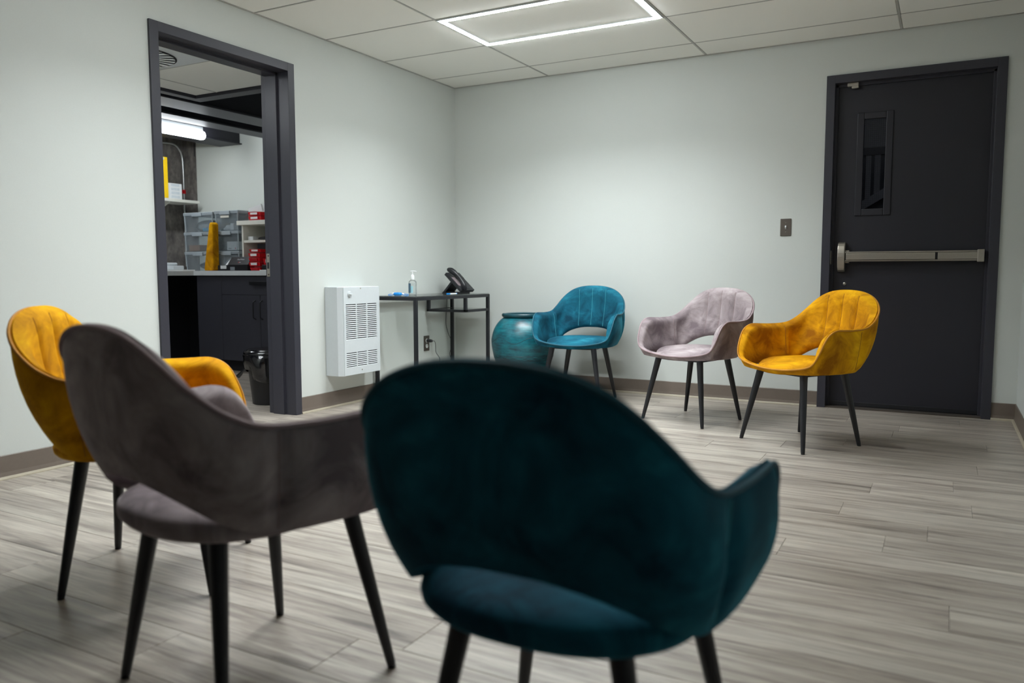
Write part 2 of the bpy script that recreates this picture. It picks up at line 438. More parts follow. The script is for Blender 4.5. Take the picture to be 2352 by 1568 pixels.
baseboard('baseboard_right', ('x', XR, -1), YB, 0, 'brown vinyl baseboard on the right wall')

# steel frame of the open doorway (frame legs with rabbets and stop)
def frame_leg_poly(inner, sgn, face_out):
    """cross-section in (x, y) of one jamb; inner = y of the opening, sgn = +1 if the wall lies at +y"""
    o = face_out
    p = [(.014, o), (.014, inner), (-.075, inner), (-.075, inner-sgn*.016), (-.165, inner-sgn*.016), (-.165, inner), (-.214, inner), (-.214, o),
         (-.20, o), (-.20, inner+sgn*.03), (0, inner+sgn*.03), (0, o)]
    return p
t1 = struct(thing('trim_doorway', None, None), 'charcoal steel frame around the open storeroom doorway')
del_keys = [k for k in ('category',) if k in t1.keys()]
MB().prism(frame_leg_poly(OY1, 1, FY1), 2, 0, FZ).obj('frame_leg', FRAME, t1, .0015)
MB().prism(frame_leg_poly(OY0, -1, FY0), 2, 0, FZ).obj('frame_leg', FRAME, t1, .0015)
head = [(.014, FZ), (.014, OZ), (-.075, OZ), (-.075, OZ-.016), (-.165, OZ-.016), (-.165, OZ), (-.214, OZ), (-.214, FZ), (-.2, FZ), (-.2, OZ+.03), (0, OZ+.03), (0, FZ)]
MB().prism(head, 1, OY0, OY1).obj('frame_head', FRAME, t1, .0015)
sp = B((-.205, OY1-.0025, .875), (-.172, OY1+.002, 1.02)).obj('strike_plate', STEEL, t1, .001)
B((-.20, OY1-.0032, .925), (-.183, OY1-.002, .965)).obj('strike_hole', RECESS, sp)
for z in (.888, 1.006): MB().lathe([(.0, -.0018), (.0055, -.0015), (.0055, .0)], (0, 0, 0), 12).obj('screw', STEELD, sp).matrix_local = Matrix.Translation((-.189, OY1-.0025, z)) @ Matrix.Rotation(-math.pi/2, 4, 'X')

# ------------------------------------------------------------------ exit door
t2 = struct(thing('trim_exit', None, None), 'charcoal steel frame of the exit door')
LY = .060            # face of the door leaf
IX0, IX1, IZ = DX0+.052, DX1-.052, DZ-.052
def dleg(inner, o, s):
    return [(o, -.014), (inner, -.014), (inner, LY-.016), (inner-s*.016, LY-.016), (inner-s*.016, LY-.001), (inner, LY-.001), (inner, .15), (o, .15), (o, 0.0)]
MB().prism(dleg(IX0, DX0, -1), 2, 0, DZ).obj('frame_leg', FRAME, t2, .0015)
MB().prism(dleg(IX1, DX1, 1), 2, 0, DZ).obj('frame_leg', FRAME, t2, .0015)
hp = [(-.014, DZ), (-.014, IZ), (LY-.016, IZ), (LY-.016, IZ-.016), (LY-.001, IZ-.016), (LY-.001, IZ), (.15, IZ), (.15, DZ)]
MB().prism(hp, 0, IX0, IX1).obj('frame_head', FRAME, t2, .0015)
B((IX0+.07, LY-.045, IZ-.022), (IX0+.135, LY-.017, IZ-.0005)).obj('head_bracket', STEEL, t2, .001)
B((IX0+.095, LY-.040, IZ-.034), (IX0+.135, LY-.020, IZ-.022)).obj('head_bracket_lip', STEEL, t2, .001)
B((IX0-.001, LY-.040, .95), (IX0+.004, LY-.018, 1.04)).obj('strike_plate', STEEL, t2, .001)

d2 = struct(thing('door_1', None, None), 'charcoal exit door with a narrow wired glass pane and push bar')
wx0, wx1, wz0, wz1 = 3.088, 3.236, 1.300, 1.884
lx0, lx1, lz0, lz1 = IX0+.004, IX1-.004, .012, IZ-.004
mb = MB().box((lx0, LY, lz0), (wx0, LY+.045, lz1)).box((wx1, LY, lz0), (lx1, LY+.045, lz1)).box((wx0, LY, lz0), (wx1, LY+.045, wz0)).box((wx0, LY, wz1), (wx1, LY+.045, lz1))
mb.obj('door_leaf', DOOR, d2)
def rect_ring(x0, x1, z0, z1, wd, y0, y1):
    m = MB(); m.box((x0, y0, z0), (x0+wd, y1, z1)); m.box((x1-wd, y0, z0), (x1, y1, z1)); m.box((x0+wd, y0, z0), (x1-wd, y1, z0+wd)); m.box((x0+wd, y0, z1-wd), (x1-wd, y1, z1)); return m
k = rect_ring(wx0-.040, wx1+.040-.016, wz0-.036, wz1+.036, .042, LY-.010, LY+.002).obj('lite_frame', DOOR, d2, .004)
B((wx0-.001, LY+.02, wz0-.001), (wx1+.001, LY+.026, wz1+.001)).obj('wired_glass', PANE, d2)
m = MB()
n = 12
for q in range(1, n): m.box((wx0+(wx1-wx0)*q/n-.0004, LY+.0265, wz0), (wx0+(wx1-wx0)*q/n+.0004, LY+.0275, wz1))
nz = 46
for q in range(1, nz): m.box((wx0, LY+.0265, wz0+(wz1-wz0)*q/nz-.0004), (wx1, LY+.0275, wz0+(wz1-wz0)*q/nz+.0004))
tag(m.obj('wire_mesh', BLACK, d2), kind='stuff')
# push bar
pb = B((3.005, LY-.052, .966), (3.775, LY-.001, 1.032)).obj('push_bar', STEELD, d2, .003)
B((3.012, LY-.066, .978), (3.526, LY-.050, 1.020)).obj('push_pad', STEEL, pb, .003)
B((3.540, LY-.060, .978), (3.752, LY-.050, 1.020)).obj('bar_cover', STEEL, pb, .002)
B((3.526, LY-.054, .974), (3.540, LY-.050, 1.024)).obj('bar_gap', RECESS, pb)
B((3.752, LY-.066, .960), (3.790, LY-.001, 1.036)).obj('end_cap', STEEL, pb, .004)
B((3.004, LY-.058, 1.022), (3.752, LY-.052, 1.030)).obj('bar_rail', STEEL, pb, .001)
B((3.004, LY-.058, .968), (3.752, LY-.052, .976)).obj('bar_rail', STEEL, pb, .001)
m = MB(); poly = []
for q in range(0, 13):
    a = math.pi*q/12; poly.append((LY-.001-.070*math.sin(a)**.6, .998-.098*math.cos(a)))
m.prism(poly, 0, 2.960, 3.004); m.obj('latch_case', STEEL, d2, .004)
B((3.000, LY-.045, .958), (3.030, LY-.001, 1.04)).obj('latch_shoulder', STEEL, d2, .003)
lk = MB().lathe([(.010, 0), (.010, .006), (.006, .009), (0, .009)], (0, 0, 0), 20).obj('lock_cylinder', STEEL, d2)
lk.matrix_local = Matrix.Translation((3.003, LY, .822)) @ Matrix.Rotation(math.pi/2, 4, 'X')
B((lx0, LY-.006, lz0), (lx1, LY+.0, lz0+.028)).obj('door_sweep', BLACK, d2, .002)
th = struct(B((DX0+.02, -.005, -.001), (DX1-.02, .15, .010)).obj('trim_threshold', STEELD), 'metal threshold under the exit door')

# stairwell seen through the pane
sw = struct(B((1.6, 2.3, 0), (4.4, 2.4, 2.6)).obj('wall_stairwell', plain('stair_wall', srgb(120, 120, 122), .8)), 'dim stairwell wall behind the exit door pane')
struct(B((1.6, .15, -.06), (4.4, 2.4, -.0)).obj('floor_stairwell', SUB), 'stairwell floor behind the exit door')
struct(B((1.6, .15, 2.6), (4.4, 2.4, 2.66)).obj('ceiling_stairwell', PLENUM), 'stairwell ceiling behind the exit door')
struct(B((1.5, .15, 0), (1.6, 2.4, 2.6)).obj('wall_stairwell_left', BEAM), 'stairwell side wall')
struct(B((4.4, .15, 0), (4.5, 2.4, 2.6)).obj('wall_stairwell_right', BEAM), 'stairwell side wall by the stairs')
sr = thing('stair_railing', 'dark stair railing seen dimly through the exit door pane', 'railing', (2.6, 1.6, 0))
q0, q1 = at(1982, 352, 1, 1.6), at(2034, 347, 1, 1.6)
child(B((q0.x-.2, 1.58, q0.z-.02), (q1.x+.25, 1.62, q0.z+.04)), 'top_rail', BLACK, sr)
for px in (1986, 2006, 2030):
    p0 = at(px, 352, 1, 1.6); p1 = at(px, 448, 1, 1.6)
    child(B((p0.x-.012 if px < 2030 else p0.x-.02, 1.588, .9), (p0.x+.012 if px < 2030 else p0.x+.05, 1.612, p0.z)), 'baluster', BLACK, sr)
a0, a1 = at(1979, 463, 1, 1.55), at(2025, 436, 1, 1.55); b0, b1 = at(1979, 484, 1, 1.55), at(2025, 457, 1, 1.55)
d = (a1-a0); 
m = MB().prism([((a0-d).x, (a0-d).z), ((a0+d*2).x, (a0+d*2).z), ((b0+d*2).x, (b0+d*2).z), ((b0-d).x, (b0-d).z)], 1, 1.52, 1.56)
child(m, 'stringer', plain('stringer', srgb(105, 105, 108), .7), sr)
child(MB().prism([((b0-d).x, (b0-d).z), ((b0+d*2).x, (b0+d*2).z), ((b0+d*2).x, 0.0), ((b0-d).x, 0.0)], 1, 1.54, 1.60), 'soffit_panel', RECESS, sr)
sl = thing('stairwell_fill', 'round lamp added out of view to light the stairwell behind the exit door', 'ceiling light', (3.0, 1.0, 2.59))  # added lamp, so the railing shows dimly through the pane
MB().lathe([(.0, -.03), (.10, -.025), (.12, 0), (0, 0)], (0, 0, .01), 24).obj('diffuser', STAIR_FILL, sl)

# ------------------------------------------------------------------ storeroom shell
SX, SY = -3.44, .15
struct(B((SX-.1, -3.6, 0), (SX, SY+.1, 2.9)).obj('wall_storeroom_end', CONC), 'bare concrete end wall of the storeroom')
struct(B((SX, SY, 0), (-.2, SY+.1, 2.9)).obj('wall_storeroom_back', WALL2), 'pale wall behind the storage bins')
struct(B((SX, -3.7, 0), (-.2, -3.6, 2.9)).obj('wall_storeroom_side', WALL2), 'storeroom wall out of view beside the doorway')
struct(B((SX, -3.6, 2.82), (-.2, SY, 2.9)).obj('ceiling_storeroom', BEAM), 'black painted deck above the storeroom')
struct(B((-.205, -3.6, H), (-.2, SY, 2.9)).obj('wall_storeroom_door', BEAM), 'dark wall strip above the doorway inside the storeroom')
px452 = at(452, 400, 1, SY).x
co = struct(B((SX, SY-.012, .0), (px452, SY, 2.82)).obj('wall_column', CONC), 'raw concrete column beside the storeroom shelf')
q = at(445, 330, 1, SY-.012); q2 = at(452, 358, 1, SY-.012)
B((q.x, SY-.0135, q2.z), (px452-.002, SY-.011, q.z)).obj('column_notch', RECESS, co)

HC = 2.20
c2 = struct(thing('ceiling_storeroom_drop', None, None), 'lowered tile ceiling just inside the storeroom doorway')
gx = [-1.32, -1.10, -.44, -.2]; gy = [-3.6, -3.31, -2.70, -2.09, -1.465]
for i in range(3):
    for j in range(4):
        if i == 1 and j in (1, 2): continue
        B((gx[i]+.006, gy[j]+.006, HC), (gx[i+1]-.006, gy[j+1]-.006, HC+.016)).obj('ceiling_tile', TILE, c2, .003, 1)
for x in gx[1:-1]: B((x-.006, -3.6, HC-.0005), (x+.006, -1.465, HC+.02)).obj('tee', TEE, c2)
for y in gy[1:-1]:
    for i in range(3): B((gx[i]+.006, y-.006, HC-.0005), (gx[i+1]-.006, y+.006, HC+.02)).obj('cross_tee', TEE, c2)
B((-1.32, -3.6, HC+.016), (-.2, -1.465, HC+.03)).obj('tile_backing', PLENUM, c2)
led_panel(gx[1], gx[2], gy[1], gy[2], HC, 'square glowing frame added out of view to brighten the storeroom', LED_FILL, 8)  # added unseen panel, lifts the storeroom cabinets, floor and wall
df = thing('swirl_diffuser', 'round swirl air diffuser in the storeroom ceiling', 'air vent', (-.77, -2.395, HC))
m = MB(); R0 = .255
vs = [(-.77-.322, -2.395-.299, HC-.002), (-.77+.322, -2.395-.299, HC-.002), (-.77+.322, -2.395+.299, HC-.002), (-.77-.322, -2.395+.299, HC-.002)]
m.box((-.77-.322, -2.395-.299, HC-.001), (-.77+.322, -2.395+.299, HC+.004)); child(m, 'face_plate', WHITE, df)
child(MB().lathe([(R0, -.004), (R0, -.0015), (0, -.0015), (0, -.004)], (-.77, -2.395, HC), 48), 'throat', RECESS, df)
for kq in range(24):
    a = 2*math.pi*kq/24; ca, sa = math.cos(a), math.sin(a); pts = []
    for rr, off in ((.05, -.0064), (R0-.012, -.0285), (R0-.012, .0285), (.05, .0064)):
        pts.append((-.77+rr*ca-off*sa, -2.395+rr*sa+off*ca))
    mm = MB(); mm.add([(pts[0][0], pts[0][1], HC-.008), (pts[1][0], pts[1][1], HC-.011), (pts[2][0], pts[2][1], HC-.005), (pts[3][0], pts[3][1], HC-.006),
                       (pts[0][0], pts[0][1], HC-.006), (pts[1][0], pts[1][1], HC-.009), (pts[2][0], pts[2][1], HC-.003), (pts[3][0], pts[3][1], HC-.004)],
                      [(0,1,2,3),(4,5,6,7),(0,1,5,4),(1,2,6,5),(2,3,7,6),(3,0,4,7)])
    child(mm, 'vane', WHITE, df)
child(MB().lathe([(0, -.02), (.045, -.018), (.05, -.004), (0, -.004)], (-.77, -2.395, HC), 24), 'hub', WHITE, df)

# beams
def ibeam(name, x0, x1, z0, y0, y1, label, h=.42):
    m = MB().box((x0, y0, z0), (x1, y1, z0+.014)); xm = (x0+x1)/2
    m.box((xm-.02, y0, z0+.014), (xm+.02, y1, z0+h)); m.box((x0, y0, z0+h), (x1, y1, z0+h+.014)); return struct(m.obj(name, BEAM, None, .002), label)
ibeam('beam_near', -1.84, -1.56, 2.20, -3.59, SY, 'black steel beam nearest the doorway in the storeroom')
ibeam('beam_middle', -2.28, -2.07, 2.20, -3.59, SY, 'black steel beam in the middle of the storeroom ceiling')
bx1 = at(556, 332, 1, SY).x; bz = at(556, 332, 1, SY).z
m = MB().box((bx1-.30, -3.59, bz), (bx1, SY, bz+.012)).box((bx1-.30, -3.59, bz+.012), (bx1-.03, SY, bz+.20))
struct(m.obj('beam_light', BEAM, None, .002), 'black boxed beam that carries the tube light')
struct(MB().box((-1.40, -1.46, HC-.02), (-.21, -1.36, 2.82)).box((-1.40, -3.59, HC-.02), (-1.325, -1.46, 2.82)).obj('beam_bulkhead', BEAM, None, .002), 'black bulkhead edge beside the lowered ceiling')

# ------------------------------------------------------------------ armchairs
RIM = [(0,-.272,.796),(.055,-.272,.794),(.11,-.269,.785),(.163,-.262,.765),(.207,-.247,.733),(.238,-.218,.693),(.257,-.170,.650),(.267,-.118,.622),(.274,-.068,.611),(.284,.01,.608),(.291,.08,.610),(.294,.13,.611),(.294,.168,.599),(.291,.198,.573),(.285,.222,.528),(.277,.239,.487),(.26,.25,.45),(.228,.257,.43),(.172,.263,.416),(.09,.268,.405),(0,.27,.401)]
BOT = [(0,-.222,.500),(.05,-.221,.499),(.10,-.216,.492),(.145,-.202,.478),(.180,-.180,.458),(.207,-.150,.434),(.227,-.118,.416),(.240,-.086,.406),(.247,-.055,.401),(.255,.0,.397),(.261,.06,.396),(.263,.10,.395),(.264,.14,.395),(.263,.165,.395),(.260,.19,.395),(.253,.212,.394),(.238,.23,.393),(.208,.242,.391),(.16,.25,.388),(.085,.257,.385),(0,.26,.384)]
def multi_spline(P, Q, n):
    """sample both paths at matching parameters, spaced by arc length of P"""
    P = [Vector(p) for p in P]; Q = [Vector(p) for p in Q]; m = len(P); L = [0]
    for a, b in zip(P, P[1:]): L.append(L[-1]+(b-a).length)
    def ev(S, t, mir):
        i = 0
        while i < m-2 and t > L[i+1]: i += 1
        u = (t-L[i])/(L[i+1]-L[i])
        p0 = S[i-1] if i else Vector((-S[1].x, S[1].y, S[1].z)); p3 = S[i+2] if i+2 < m else Vector((-S[-2].x, S[-2].y, S[-2].z))
        p1, p2 = S[i], S[i+1]
        return .5*((2*p1)+(p2-p0)*u+(2*p0-5*p1+4*p2-p3)*u*u+(3*p1-p0-3*p2+p3)*u**3)
    ts = [L[-1]*k/n for k in range(n+1)]
    return ts, [ev(P, t, 0) for t in ts], [ev(Q, t, 0) for t in ts], L

def chair_meshes():
    NH = 110
    ts, R, Bo, L = multi_spline(RIM, BOT, NH)
    mir = lambda p: Vector((-p.x, p.y, p.z))
    loopR = R+[mir(p) for p in R[-2:0:-1]]; loopB = Bo+[mir(p) for p in Bo[-2:0:-1]]
    tt = ts+ts[-2:0:-1]; N = len(loopR); xsR = [abs(p.x) for p in loopR]
    seams_t = []
    for k in range(NH+1):
        pass
    def t_of(idx): return L[idx]
    seam_ts = [0, L[2]-.004, L[8]+.004]; front_t = L[16]
    nrm = []
    for i in range(N):
        t = (loopR[(i+1) % N]-loopR[i-1]).normalized()+(loopB[(i+1) % N]-loopB[i-1]).normalized()
        e = (loopR[i]-loopB[i]).normalized(); nn = t.cross(e); nrm.append(nn.normalized())
    for _ in range(5):
        nrm = [(nrm[i-1]+nrm[i]*2+nrm[(i+1) % N]).normalized() for i in range(N)]
    vo = [0, .04, .12, .24, .38, .52, .66, .78, .88, .95, 1.0]
    vi = [.985, .94, .87, .78, .66, .52, .38, .24, .12, .04, 0]
    so = [.45, .80, .96, 1, 1, 1, 1, 1, .97, .85, .6]
    def sm(a, b, x):
        x = max(0, min(1, (x-a)/(b-a))); return x*x*(3-2*x)
    vs = []; info = []
    def sec(i):
        t = tt[i]; r, b, nn = loopR[i], loopB[i], nrm[i]
        fr = sm(L[13], L[17], t)            # 0 arms/back .. 1 front apron
        th = .042*(1-fr)+.020*fr; bl = .020*(1-fr)
        if t < L[8]: bl = .016+.008*sm(0, L[8], t)
        bl *= 1-.85*math.exp(-((t-L[8]-.004)/.028)**2)
        dmin = min(abs(t-q) for q in seam_ts)
        puff = .010*(1-math.exp(-(dmin/.010)**2))*(1-fr)
        if t > L[8]: puff = .010*sm(0, .10, t-L[8])*(1-fr)
        out = [b+(r-b)*v+nn*bl*(4*v*(1-v)) for v in vo]
        e = (r-b).normalized()
        cap = r+e*(.006*(1-fr))-nn*th*.22
        inn = [b+(r-b)*v+nn*(bl*4*v*(1-v))-nn*(th*s_+puff*min(1, 4*v*(1-v)*1.4)*s_) for v, s_ in zip(vi, so)]
        return out+[cap]+inn, e, nn
    K = len(vo)+1+len(vi); secs = [sec(i) for i in range(N)]
    for s_ in secs: vs += s_[0]
    fs = []
    for i in range(N):
        j = (i+1) % N
        for k in range(K):
            k2 = (k+1) % K; fs.append((i*K+k, j*K+k, j*K+k2, i*K+k2))
    shell = MB().add(vs, fs, True).mesh('shell')
    # piping on the rim
    pip = [loopR[i]+secs[i][2]*.0015+secs[i][1]*.002 for i in range(N)]
    piping = MB().tube(pip, .0048, 8, closed=True).mesh('piping')
    # seam threads in the inner grooves
    seams = []
    for tq in seam_ts:
        i = min(range(NH+1), key=lambda k: abs(ts[k]-tq))
        idx = len(vo)+1
        path = secs[i][0][idx:idx+len(vi)]
        path = [p-secs[i][2]*.0005 for p in path[1:-1]]
        seams.append(MB().tube(path, .0012, 6).mesh('seam'))
        if tq > 0: seams.append(MB().tube([mir(p) for p in path], .0012, 6).mesh('seam'))
    # outer side seam where arm panel meets back panel
    for sgn in (1, -1):
        i = min(range(NH+1), key=lambda k: abs(ts[k]-(L[8]+.004)))
        path = [p+secs[i][2]*.0003 for p in secs[i][0][1:10]]
        seams.append(MB().tube([Vector((sgn*p.x, p.y, p.z)) for p in path], .0015, 6).mesh('seam'))
    # seat pan and cushion
    prof = [(0,.380),(.60,.380),(.86,.382),(.95,.387),(.99,.397),(1.0,.408),(.985,.421),(.94,.432),(.84,.440),(.66,.446),(.40,.449),(.15,.450),(0,.4505)]
    n = 72; vs = []; fs = []
    for s_, z in prof[1:-1]:
        for k in range(n):
            a = 2*math.pi*k/n; c_, s2 = math.cos(a), math.sin(a); e = 2/2.35
            x = .238*abs(c_)**e*(1 if c_ > 0 else -1); y = (.256 if s2 > 0 else .212)*abs(s2)**e*(1 if s2 > 0 else -1)
            x *= s_; y *= s_; zz = z
            if y > .06: zz -= min(.055, 1.05*(y-.06)**2)*(.75 if z > .405 else .10)
            vs.append((x, y, zz))
    m_ = len(prof)-2
    for i in range(m_-1):
        for k in range(n): fs.append((i*n+k, i*n+(k+1) % n, (i+1)*n+(k+1) % n, (i+1)*n+k))
    fs.append(tuple(range(n))[::-1]); fs.append(tuple((m_-1)*n+k for k in range(n)))
    seat = MB().add(vs, fs, True).mesh('seat')
    legs = []; caps = []
    for (tx, ty), (fx, fy) in (((.150, .195), (.219, .257)), ((.130, -.108), (.203, -.153))):
        for sgn in (1, -1):
            T = Vector((sgn*tx, ty, .384)); F = Vector((sgn*fx, fy, .004)); 
            P = [T+(F-T)*u for u in (0, .5, .97, .985)]+[F]
            legs.append(MB().tube(P, [.0195, .0155, .0105, .0102, .0085], 16).mesh('leg'))
            caps.append(MB().lathe([(.0085, 0), (.0098, .0015), (.0098, .0055), (.008, .006)], (sgn*fx, fy, 0), 16).mesh('glide'))
    m = MB()
    z0, z1 = .374, .392
    tf = (.150, .195); tr = (.130, -.108)
    def bar(a, b, wd=.016):
        a = Vector((a[0], a[1], 0)); b = Vector((b[0], b[1], 0)); dn = (b-a).normalized(); s_ = Vector((-dn.y, dn.x, 0))*wd
        vs = [a-s_, b-s_, b+s_, a+s_]; m.add([(p.x, p.y, z0) for p in vs]+[(p.x, p.y, z1) for p in vs], [(0,3,2,1),(4,5,6,7),(0,1,5,4),(1,2,6,5),(2,3,7,6),(3,0,4,7)])
    bar((-tf[0], tf[1]), tf); bar((-tr[0], tr[1]), tr); bar(tf, tr); bar((-tf[0], tf[1]), (-tr[0], tr[1]))
    frame = m.mesh('under_frame')
    return dict(shell=shell, piping=piping, seams=seams, seat=seat, legs=legs, caps=caps, frame=frame)
CM = chair_meshes()
for me in [CM['shell'], CM['piping'], CM['seat'], CM['frame']]+CM['seams']+CM['legs']+CM['caps']: me.materials.append(None)
def armchair(x, y, rz, hue, label):
    t = thing('armchair', label, 'chair', (x, y, 0), rz, 'velvet armchairs set in a circle')
    def put(me, name, mat, par=t):
        o = bpy.data.objects.new(name, me); C.objects.link(o); o.parent = par
        o.material_slots[0].link = 'OBJECT'; o.material_slots[0].material = mat; return o
    sh = put(CM['shell'], 'backrest_shell', VEL[hue]); put(CM['seat'], 'seat', VEL[hue])
    put(CM['piping'], 'piping', PIPE[hue], sh)
    for s_ in CM['seams']: put(s_, 'seam', THREAD[hue], sh)
    for l, c in zip(CM['legs'], CM['caps']):
        lo = put(l, 'leg', BLACK); put(c, 'glide', BLACKP, lo)
    put(CM['frame'], 'under_frame', BLACK)
    return t
armchair(1.342, -.449, 3.220, 'teal', 'teal velvet armchair facing the room in front of the glazed urn')
armchair(2.274, -.803, 2.785, 'blush', 'dusty pink velvet armchair against the far wall, seen from the front')
armchair(2.974, -1.195, 2.520, 'mustard', 'mustard velvet armchair in front of the exit door')
armchair(2.245, -4.4196, -.1944, 'blush', 'greyish pink velvet armchair in the foreground, seen from behind')
armchair(1.4849, -4.0855, -.9692, 'mustard', 'mustard velvet armchair at the left edge by the pale wall')
armchair(3.072, -4.480, .010, 'teal', 'large dark teal velvet armchair nearest the camera, seen from behind').scale = (.981, .981, .981)

# ------------------------------------------------------------------ wall heater
HX = .135
ht = thing('wall_heater', 'white metal wall heater with louvred grilles beside the doorway', 'heater', (0, -1.40, .217))
hy0, hy1, hz0, hz1 = -1.603, -1.200, .217, .806
poly = [(0.001, hy0), (HX-.03, hy0), (HX, hy0+.022), (HX, hy1-.004), (HX-.004, hy1), (.001, hy1)]
def front_slots():
    cols = [(793.5, 817), (819, 840.5), (843, 864)]
    res = []
    for (pa, pb_) in cols:
        ya = at(pa, 740, 0, HX).y; yb = at(pb_, 740, 0, HX).y
        res.append((ya, yb))
    zu1 = at(793.5, 699, 0, HX).z; zu0 = at(795, 782, 0, HX).z
    zl1 = at(796, 811, 0, HX).z; zl0 = at(797, 846, 0, HX).z
    return res, (zu0, zu1, 18), (zl0, zl1, 8)
cols, up, lo = front_slots()
# body: shell with a front plate that leaves the grille openings free
child(MB().prism(poly, 2, hz0, hz1), 'housing', WHITE, ht, .003)
plate = MB(); 
Y = [hy0+.024]+[v for c_ in cols for v in c_]+[hy1-.005]
px0, px1 = HX+.0002, HX+.005
for a, b in ((Y[0], Y[1]), (Y[2], Y[3]), (Y[4], Y[5]), (Y[6], Y[7])): plate.box((px0, a, hz0+.003), (px1, b, hz1-.003))
for a, b in cols:
    plate.box((px0, a, hz0+.003), (px1, b, lo[0])); plate.box((px0, a, lo[1]), (px1, b, up[0])); plate.box((px0, a, up[1]), (px1, b, hz1-.003))
child(plate, 'front_plate', WHITE, ht)
for zz0, zz1, nn in (up, lo):
    for a, b in cols:
        g = child(B((px0, a, zz0), (px0+.0006, b, zz1)), 'grille_recess', RECESS, ht)
        m = MB(); ph = (zz1-zz0)/nn
        for q in range(nn):
            z = zz0+q*ph
            m.add([(px0+.0007, a, z+ph*.52), (px0+.0007, b, z+ph*.52), (px1+.001, b, z+ph*.06), (px1+.001, a, z+ph*.06),
                   (px0+.0007, a, z+ph*.40), (px0+.0007, b, z+ph*.40), (px1+.0, b, z-ph*.06), (px1+.0, a, z-ph*.06)],
                  [(0,1,2,3),(4,5,6,7),(0,1,5,4),(1,2,6,5),(2,3,7,6),(3,0,4,7)])
        lv = MB(); lv.v, lv.f, lv.sm = m.v, m.f, m.sm
        tag(child(lv, 'louvres', WHITE, ht), kind='stuff')
kp = at(802, 675, 0, HX+.005)
kn = MB().lathe([(.017, 0), (.017, .006), (.015, .010), (0, .010)], (0, 0, 0), 24).obj('thermostat_knob', WHITE, ht)
kn.matrix_local = Matrix.Translation((kp.x-.0, kp.y+1.40, kp.z-.217)) @ Matrix.Rotation(math.pi/2, 4, 'Y')
kr = B((-.003, -.014, .010), (.003, .014, .016)).obj('knob_grip', WHITE, kn, .001)
for pq in ((828, 662), (832, 848)):
    s0 = at(pq[0], pq[1], 0, HX+.005)
    sc = MB().lathe([(.005, 0), (.004, .002), (0, .002)], (0, 0, 0), 12).obj('screw', STEEL, ht)
    sc.matrix_local = Matrix.Translation((s0.x, s0.y+1.40, s0.z-.217)) @ Matrix.Rotation(math.pi/2, 4, 'Y')

# ------------------------------------------------------------------ console table
TZ = .735; tx0, tx1, ty0, ty1 = .024, .388, -1.118, -.105
ct = thing('console_table', 'slim black metal console table with glass top in the room corner', 'table', (.2, -.58, 0))
tb = .024
def bar3(a, b, name='frame_bar'): child(B(a, b), name, BLACK, ct, .0015, 1)
for x in (tx0, tx1-tb):
    for y in (ty0, ty1-tb): bar3((x, y, 0), (x+tb, y+tb, TZ-tb-.006), 'leg')
bar3((tx0, ty0, TZ-tb-.006), (tx1, ty0+tb, TZ-.006), 'top_rail'); bar3((tx0, ty1-tb, TZ-tb-.006), (tx1, ty1, TZ-.006), 'top_rail')
bar3((tx0, ty0+tb, TZ-tb-.006), (tx0+tb, ty1-tb, TZ-.006), 'top_rail'); bar3((tx1-tb, ty0+tb, TZ-tb-.006), (tx1, ty1-tb, TZ-.006), 'top_rail')
child(B((tx0+.004, ty0+.004, TZ-.006), (tx1-.004, ty1-.004, TZ)), 'glass_top', GLASS, ct, .001, 1)
sy0 = -.466; sz = .600
for x in (tx0, tx1-tb): bar3((x, sy0, sz), (x+tb, sy0+tb, TZ-tb-.006), 'shelf_hanger')
bar3((tx0, sy0, sz-.004), (tx1, sy0+tb, sz+.016), 'shelf_rail')
for x in (tx0, tx1-tb): bar3((x, sy0+tb, sz-.004), (x+tb, ty1-tb, sz+.016), 'shelf_rail')
child(B((tx0+tb, sy0+tb, sz+.008), (tx1-tb, ty1, sz+.014)), 'glass_shelf', GLASS, ct)

# hand sanitizer pump bottle
bp = at(948, 678, 2, TZ); bc = (.15, at(948, 676, 0, .15).y)
sb = thing('pump_bottle', 'clear hand sanitizer bottle with white pump on the console table', 'bottle', (bc[0], bc[1], TZ))
prof = [(0, 0), (.028, 0), (.0315, .003), (.0325, .01), (.0325, .090), (.030, .100), (.022, .108), (.013, .112), (.0125, .118)]
MB().lathe(prof, (0, 0, 0), 28, 1, .8).obj('bottle_body', BOTTLE, sb)
MB().lathe([(0, .002), (.029, .003), (.0295, .010), (.0295, .086), (0, .086)], (0, 0, 0), 28, 1, .8).obj('gel', clear('gel', (.98, .99, .99, 1), .02, .08, (.82, .86, .86, 1)), sb)
m = MB()
vsl = []; 
for k_ in range(9):
    a = math.radians(195+k_*10); vsl.append((.0331*math.cos(a), .0265*math.sin(a)))
m.add([(x, y, .016) for x, y in vsl]+[(x, y, .086) for x, y in vsl], [(i, i+1, 10+i, 9+i) for i in range(8)], True)
m.obj('label', plain('bottle_label', srgb(70, 100, 122), .5, var=.25, nscale=120), sb)
m = MB(); vsl = [(.0331*math.cos(math.radians(272+k_*8)), .0265*math.sin(math.radians(272+k_*8))) for k_ in range(5)]
m.add([(x, y, .016) for x, y in vsl]+[(x, y, .066) for x, y in vsl], [(i, i+1, 6+i, 5+i) for i in range(4)], True)
m.obj('label_stripe', plain('label_stripe', srgb(150, 196, 208), .5), sb)
MB().lathe([(.0135, .112), (.0140, .114), (.0140, .137), (.0125, .140), (.011, .146), (.0055, .150), (.0045, .170), (0, .170)], (0, 0, 0), 20).obj('pump_collar', WHITEP, sb)
m = MB().tube([(-.014, -.008, .1735), (.0, 0, .1745), (.02, .011, .1735), (.026, .014, .1705)], [.0035, .0048, .0035, .003], 8); m.obj('pump_nozzle', WHITEP, sb)

